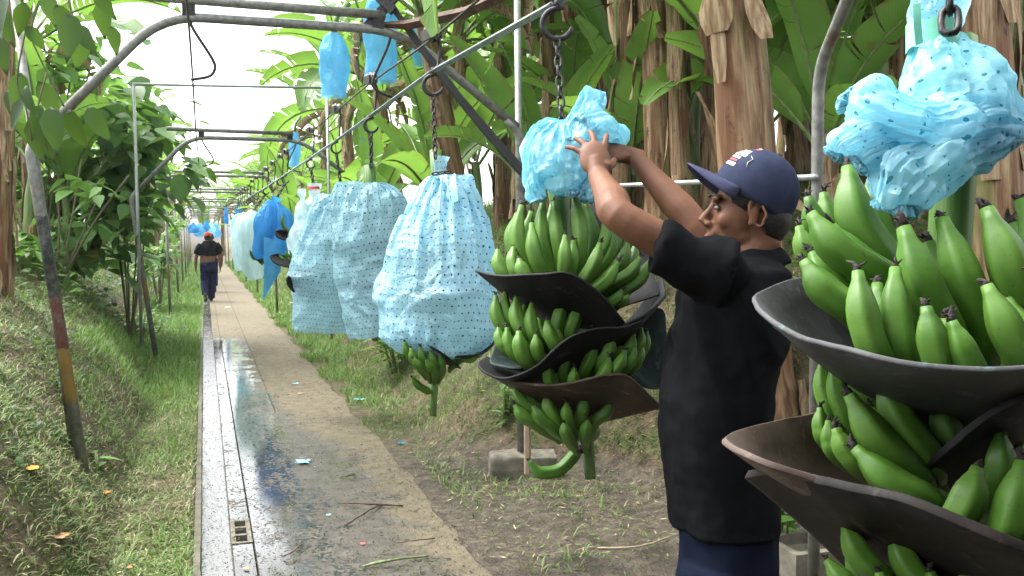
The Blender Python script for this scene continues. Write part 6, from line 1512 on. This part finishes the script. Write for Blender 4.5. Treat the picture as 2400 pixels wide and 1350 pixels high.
# big bushes behind the shrub on the left
def bush(x0, x1, y0, y1, d, n, L, pal, label):
    b = P((x0 + x1) / 2, y1, d); b.z = Hs(b.x, b.y); t = thing('leafy_bush', b, label, 'bush'); V, T, C = [], [], []; ms = MB()
    for k in range(7):
        e = P(x0 + (x1 - x0) * (k + .5) / 7, y0 + (y1 - y0) * RS.uniform(.1, .4), d + RS.uniform(-.5, .5)); ms.tube(bez([b, b.lerp(e, .5) + Vector((RS.uniform(-.1, .1), 0, .1)), e], 4), .012, 6)
    cl = [(RS.random(), RS.random() ** .8, RS.uniform(-1, 1)) for _ in range(max(8, n // 40))]
    for k in range(n):
        c = RS.choice(cl); x = x0 + (x1 - x0) * (c[0] + RS.gauss(0, .09)); y = y0 + (y1 - y0) * (c[1] + RS.gauss(0, .08)); p = P(x, y, d + c[2] + RS.gauss(0, .35))
        l = L * RS.uniform(.6, 1.3); ov_leaf(V, T, C, p, Vector((RS.uniform(-1, 1), RS.uniform(-1, .6), RS.uniform(-.6, .25))), Vector((RS.uniform(-.4, .4), RS.uniform(-.4, .4), 1)), l, l * .6, RS.choice(pal), .16)
    ms.build('stem', M['bark'], t); leafmesh('foliage', V, T, C, t)
bush(-60, 330, 330, 600, 10.5, 200, .24, PAL[1:] + LP, 'wide leafy bush behind the shrub at the far left')
bush(200, 400, 200, 560, 13, 230, .26, PAL[1:] + LP[:2], 'tall pale green leafy bush left of the second arch')
bush(-40, 230, 90, 330, 12, 300, .3, PAL[1:] + LP, 'high leafy crown behind the slanting pipe at the upper left')
bush(330, 415, 430, 640, 19, 220, .22, PAL, 'leafy bush on the left below the far arches')
# hanging vine at top left, near the camera
dv = 3.7; vine = thing('hanging_vine', P(60, -60, dv), 'dark hanging vine with pointed leaves in front of the arch at the top left', 'vine'); V, T, C = [], [], []; mbs = MB()
for pts in ([(40, -60), (62, 60), (110, 170), (150, 250)], [(150, -60), (170, 40), (195, 90)], [(62, 60), (40, 190), (60, 250), (75, 330)], [(230, -60), (240, 20)], [(110, 170), (90, 260), (130, 300)], [(30, -40), (5, 60), (-20, 120)]):
    mbs.tube(bez([P(x, y, dv + .02 * i) for i, (x, y) in enumerate(pts)], 5), .0035, 5)
mbs.build('stem', M['bark'], vine)
VP = [(.007, .022, .007), (.01, .035, .01), (.018, .055, .014)]
for (x, y, ax, ay, L) in [(60, 5, -.3, 1, .12), (100, -20, .4, 1, .13), (130, 10, .5, 1, .12), (165, 30, .1, 1, .17), (195, 70, -.2, 1, .15), (185, 60, .6, 1, .12), (240, 0, -.1, 1, .14), (225, -30, .5, 1, .12), (20, -20, -.2, 1, .16), (50, 170, -.1, 1, .14), (60, 200, .3, 1, .12), (90, 190, .5, 1, .15), (100, 245, -.5, 1, .13), (118, 250, .2, 1, .16),
        (85, 265, .0, 1, .18), (160, 255, .3, 1, .15), (205, 250, .6, 1, .14), (130, 300, -.2, 1, .12), (0, 10, .2, 1, .15), (-10, 80, .3, 1, .14), (60, 60, .6, .8, .1), (260, 60, .2, 1, .1), (60, 230, -.6, .9, .13), (20, 210, -.2, 1, .1)]:
    n = -FW * .8 + UP * RS.uniform(-.2, .5) + RT * RS.uniform(-.6, .6); ov_leaf(V, T, C, P(x, y, dv + RS.uniform(-.15, .15)), RT * ax - UP * ay + FW * RS.uniform(-.3, .3), n, L * 1.15, L * .55, RS.choice(VP), .22)
leafmesh('foliage', V, T, C, vine)
# ---------------------------------------------------------------- blue covers on growing bunches
def cover(x, y, d, w, h, mat, label):
    k = d / F; c = P(x, y, d); t = thing('bunch_cover', c, label, 'plastic cover', 'plastic covers on growing bunches'); mb = MB()
    drape(mb, [(y - h * .5, x - w * .16, x + w * .16), (y - h * .42, x - w * .32, x + w * .32), (y - h * .25, x - w * .45, x + w * .45), (y, x - w * .5, x + w * .5), (y + h * .3, x - w * .46, x + w * .46), (y + h * .5, x - w * .42, x + w * .44)], d, .7, 36, 5, .02, 5, .1, 7, random.random() * 9)
    mb.build('film', M[mat], t); mb = MB(); mb.tube([P(x, y - h * .46, d), P(x + w * .1, y - h * .75, d), P(x + w * .5, y - h * .95, d + .2)], [.025, .025, .03], 8); mb.build('stem', M['stalk'], t)
for q in [(782, 152, 8.4, 66, 150, 'film_tree', 'light blue hanging cover with dark fruit inside, left of the arch hanger'), (890, 85, 8.6, 76, 215, 'film_tree', 'large bright blue cover hanging behind the arch hanger'), (982, 100, 10.5, 34, 110, 'film_tree', 'narrow blue cover right of the large bright blue one'),
          (1640, 268, 11.5, 30, 86, 'film_blue', 'small deep blue cover hanging left of the thick tan trunk'), (1908, 90, 9, 44, 170, 'film_tree', 'pale blue cover beside the bent grey pole'), (1002, 265, 12, 30, 90, 'film_mint', 'mint green cover hanging behind the chain of the largest dotted bag'),
          (1322, 195, 12.5, 22, 80, 'film_blue', 'small deep blue cover right of the long dark chain'), (1245, 240, 13, 20, 60, 'film_mint', 'small mint green cover right of the tall pale pole'), (690, 350, 17, 26, 80, 'film_tree', 'blue cover hanging above the far right arch bend'), (856, 310, 15, 20, 60, 'film_blue', 'tiny deep blue cover beside the chain of the torn dotted bag'),
          (348, 390, 13.5, 26, 70, 'film_tree', 'light blue cover at the left end of the second arch'), (560, 500, 24, 16, 40, 'film_blue', 'deep blue cover at the far end behind the pale ragged bag'), (1045, 20, 12, 28, 50, 'film_blue', 'deep blue cover at the top edge right of the rusty brace'), (530, 505, 30, 10, 40, 'film_blue', 'far blue cover on a trunk right of the walker'), (1790, 300, 12, 24, 60, 'film_tree', 'small blue cover right of the thick tan trunk')]: cover(*q)
# ---------------------------------------------------------------- small loose things on the ground
def stick(pts, r, label, mat='twig'):
    q = [GZ(x, y, .012 + (.02 if 0 < i < len(pts) - 1 else 0)) for i, (x, y) in enumerate(pts)]; mb = MB(); mb.tube([c + Vector((noise.noise(c * 30), noise.noise(c * 30 + Vector((3, 3, 3))), 0)) * .008 for c in bez(q, 5)], [r * .65 * (.7 + .5 * random.random()) for _ in bez(q, 5)], 6); props(mb.build('stick', M[mat], None, loc=q[0]), label, 'stick', 'sticks lying on the path')
stick([(795, 1178), (850, 1180), (945, 1185)], .009, 'long brown stick lying across the muddy path'); stick([(808, 1232), (850, 1205), (892, 1180)], .008, 'brown stick lying slantwise just under the long one'); stick([(850, 1328), (920, 1312), (1002, 1303)], .01, 'green brown stick at the bottom of the path', 'green_stem')
stick([(930, 1272), (975, 1266), (1018, 1262)], .005, 'thin brown twig on the dry edge of the path'); stick([(800, 1118), (818, 1114), (832, 1112)], .009, 'short dark stick piece on the middle of the path'); stick([(1400, 1284), (1480, 1282), (1530, 1272), (1570, 1258)], .006, 'pale straw stalk lying on the mud beside the trousers', 'straw')
stick([(660, 1305), (690, 1290), (708, 1268)], .006, 'thin dark twig lying in the puddle')
def scrap(x, y, s0, label, mat, name='plastic_scrap', cat='scrap', grp='blue plastic scraps on the ground'):
    s = s0 * .75; p = ground_pt(x, y) + Vector((0, 0, .012)); mb = MB(); n = 6
    rows = [[p + RT * (s * (i / n - .5) * (1 + .3 * math.sin(j * 2 + x))) + FWh * (s * 1.1 * (j / n - .5)) + ZU * (s * .18 * noise.noise(Vector((i * .6, j * .6, x))) + s * .1) for i in range(n + 1)] for j in range(n + 1)]
    mb.grid(rows); props(mb.build(name, M[mat], None, loc=p), label, cat, grp)
scrap(447, 853, .1, 'light blue plastic scrap beside the gutter on the left grass', 'scrap_blue'); scrap(710, 1087, .11, 'pale blue plastic scrap lying in the middle of the wet path', 'scrap_blue'); scrap(842, 940, .11, 'blue plastic scrap on the grass edge right of the path', 'scrap_blue'); scrap(693, 902, .07, 'small blue scrap near the path edge', 'scrap_blue')
scrap(533, 722, .14, 'small blue scrap on the dry path beyond the puddles', 'scrap_blue'); scrap(940, 1042, .06, 'tiny deep blue scrap on the mud right of the path', 'film_blue'); scrap(850, 1280, .03, 'tiny red scrap on the bottom of the path', 'ribbon_red'); scrap(770, 1212, .03, 'tiny blue scrap on the mud beside the sticks', 'scrap_blue')
for x, y, s, m, l in [(395, 948, .08, 'straw', 'pale dry leaf on the left grass near the gutter'), (72, 1105, .09, 'leaf_orange', 'bright orange fallen leaf on the left bank'), (248, 1160, .06, 'leaf_orange', 'orange brown fallen leaf beside the foot of the banded leg'), (140, 1265, .09, 'leaf_dry', 'curled brown dry leaf at the lower left'), (300, 1335, .06, 'leaf_dry', 'reddish brown dry leaf at the bottom left'), (703, 925, .05, 'straw', 'pale curled leaf at the tan path edge'), (578, 1338, .03, 'leaf_orange', 'tiny yellow leaf at the bottom of the wet path'), (420, 1025, .04, 'leaf_dry', 'small brown leaf on the clipped grass')]:
    scrap(x, y, s, l, m, 'fallen_leaf', 'leaf', 'fallen leaves')
# ---------------------------------------------------------------- light
W = bpy.data.worlds.new('World'); SC.world = W; W.use_nodes = True; nt = W.node_tree; nt.nodes.clear()
SUN_EL, SUN_AZ = math.radians(58), math.radians(-50)     # azimuth from +Y toward +X
sky = nt.nodes.new('ShaderNodeTexSky'); sky.sky_type = 'NISHITA'; sky.sun_disc = False; sky.sun_elevation = SUN_EL; sky.sun_rotation = SUN_AZ
sky.air_density = 1.0; sky.dust_density = 4.0; sky.ozone_density = 1.0
hs = nt.nodes.new('ShaderNodeHueSaturation'); hs.inputs['Saturation'].default_value = .22; hs.inputs['Value'].default_value = 1.0
bg = nt.nodes.new('ShaderNodeBackground'); bg.inputs['Strength'].default_value = .15; ow = nt.nodes.new('ShaderNodeOutputWorld')
nt.links.new(sky.outputs[0], hs.inputs['Color']); nt.links.new(hs.outputs[0], bg.inputs['Color']); nt.links.new(bg.outputs[0], ow.inputs['Surface'])
sl = bpy.data.lights.new('sun', 'SUN'); so = bpy.data.objects.new('sun', sl); COL.objects.link(so); sl.energy = .8; sl.angle = math.radians(30); sl.color = (1, .97, .92)
sd = Vector((math.sin(SUN_AZ) * math.cos(SUN_EL), math.cos(SUN_AZ) * math.cos(SUN_EL), math.sin(SUN_EL))); so.rotation_euler = sd.to_track_quat('Z', 'Y').to_euler(); so.location = sd * 60
SC.view_settings.view_transform = 'Standard'; SC.view_settings.look = 'None'; SC.view_settings.gamma = 1; SC.view_settings.exposure = 2.35
SC.render.engine = 'CYCLES'; cy = SC.cycles
cy.use_denoising = True
try: cy.denoiser = 'OPENIMAGEDENOISE'
except Exception: pass
cy.max_bounces = 7; cy.diffuse_bounces = 3; cy.glossy_bounces = 3; cy.transmission_bounces = 5; cy.transparent_max_bounces = 12
cy.use_adaptive_sampling = True; cy.adaptive_threshold = .02; cy.sample_clamp_indirect = 8
# ---------------------------------------------------------------- humid air
hz = MB(); hz.box((2, 64, 6.9), (160, 200, 16.2)); g = NT('haze')
vol = g.n('VolumePrincipled', {'Color': (.9, .95, 1.0), 'Density': .0005, 'Anisotropy': .3}); g.t.links.new(vol.outputs[0], g.out.inputs['Volume'])
props(hz.build('haze', g.mat, smooth=False), 'pale humid air softening the far plantation', kind='stuff')
cy.volume_bounces = 0
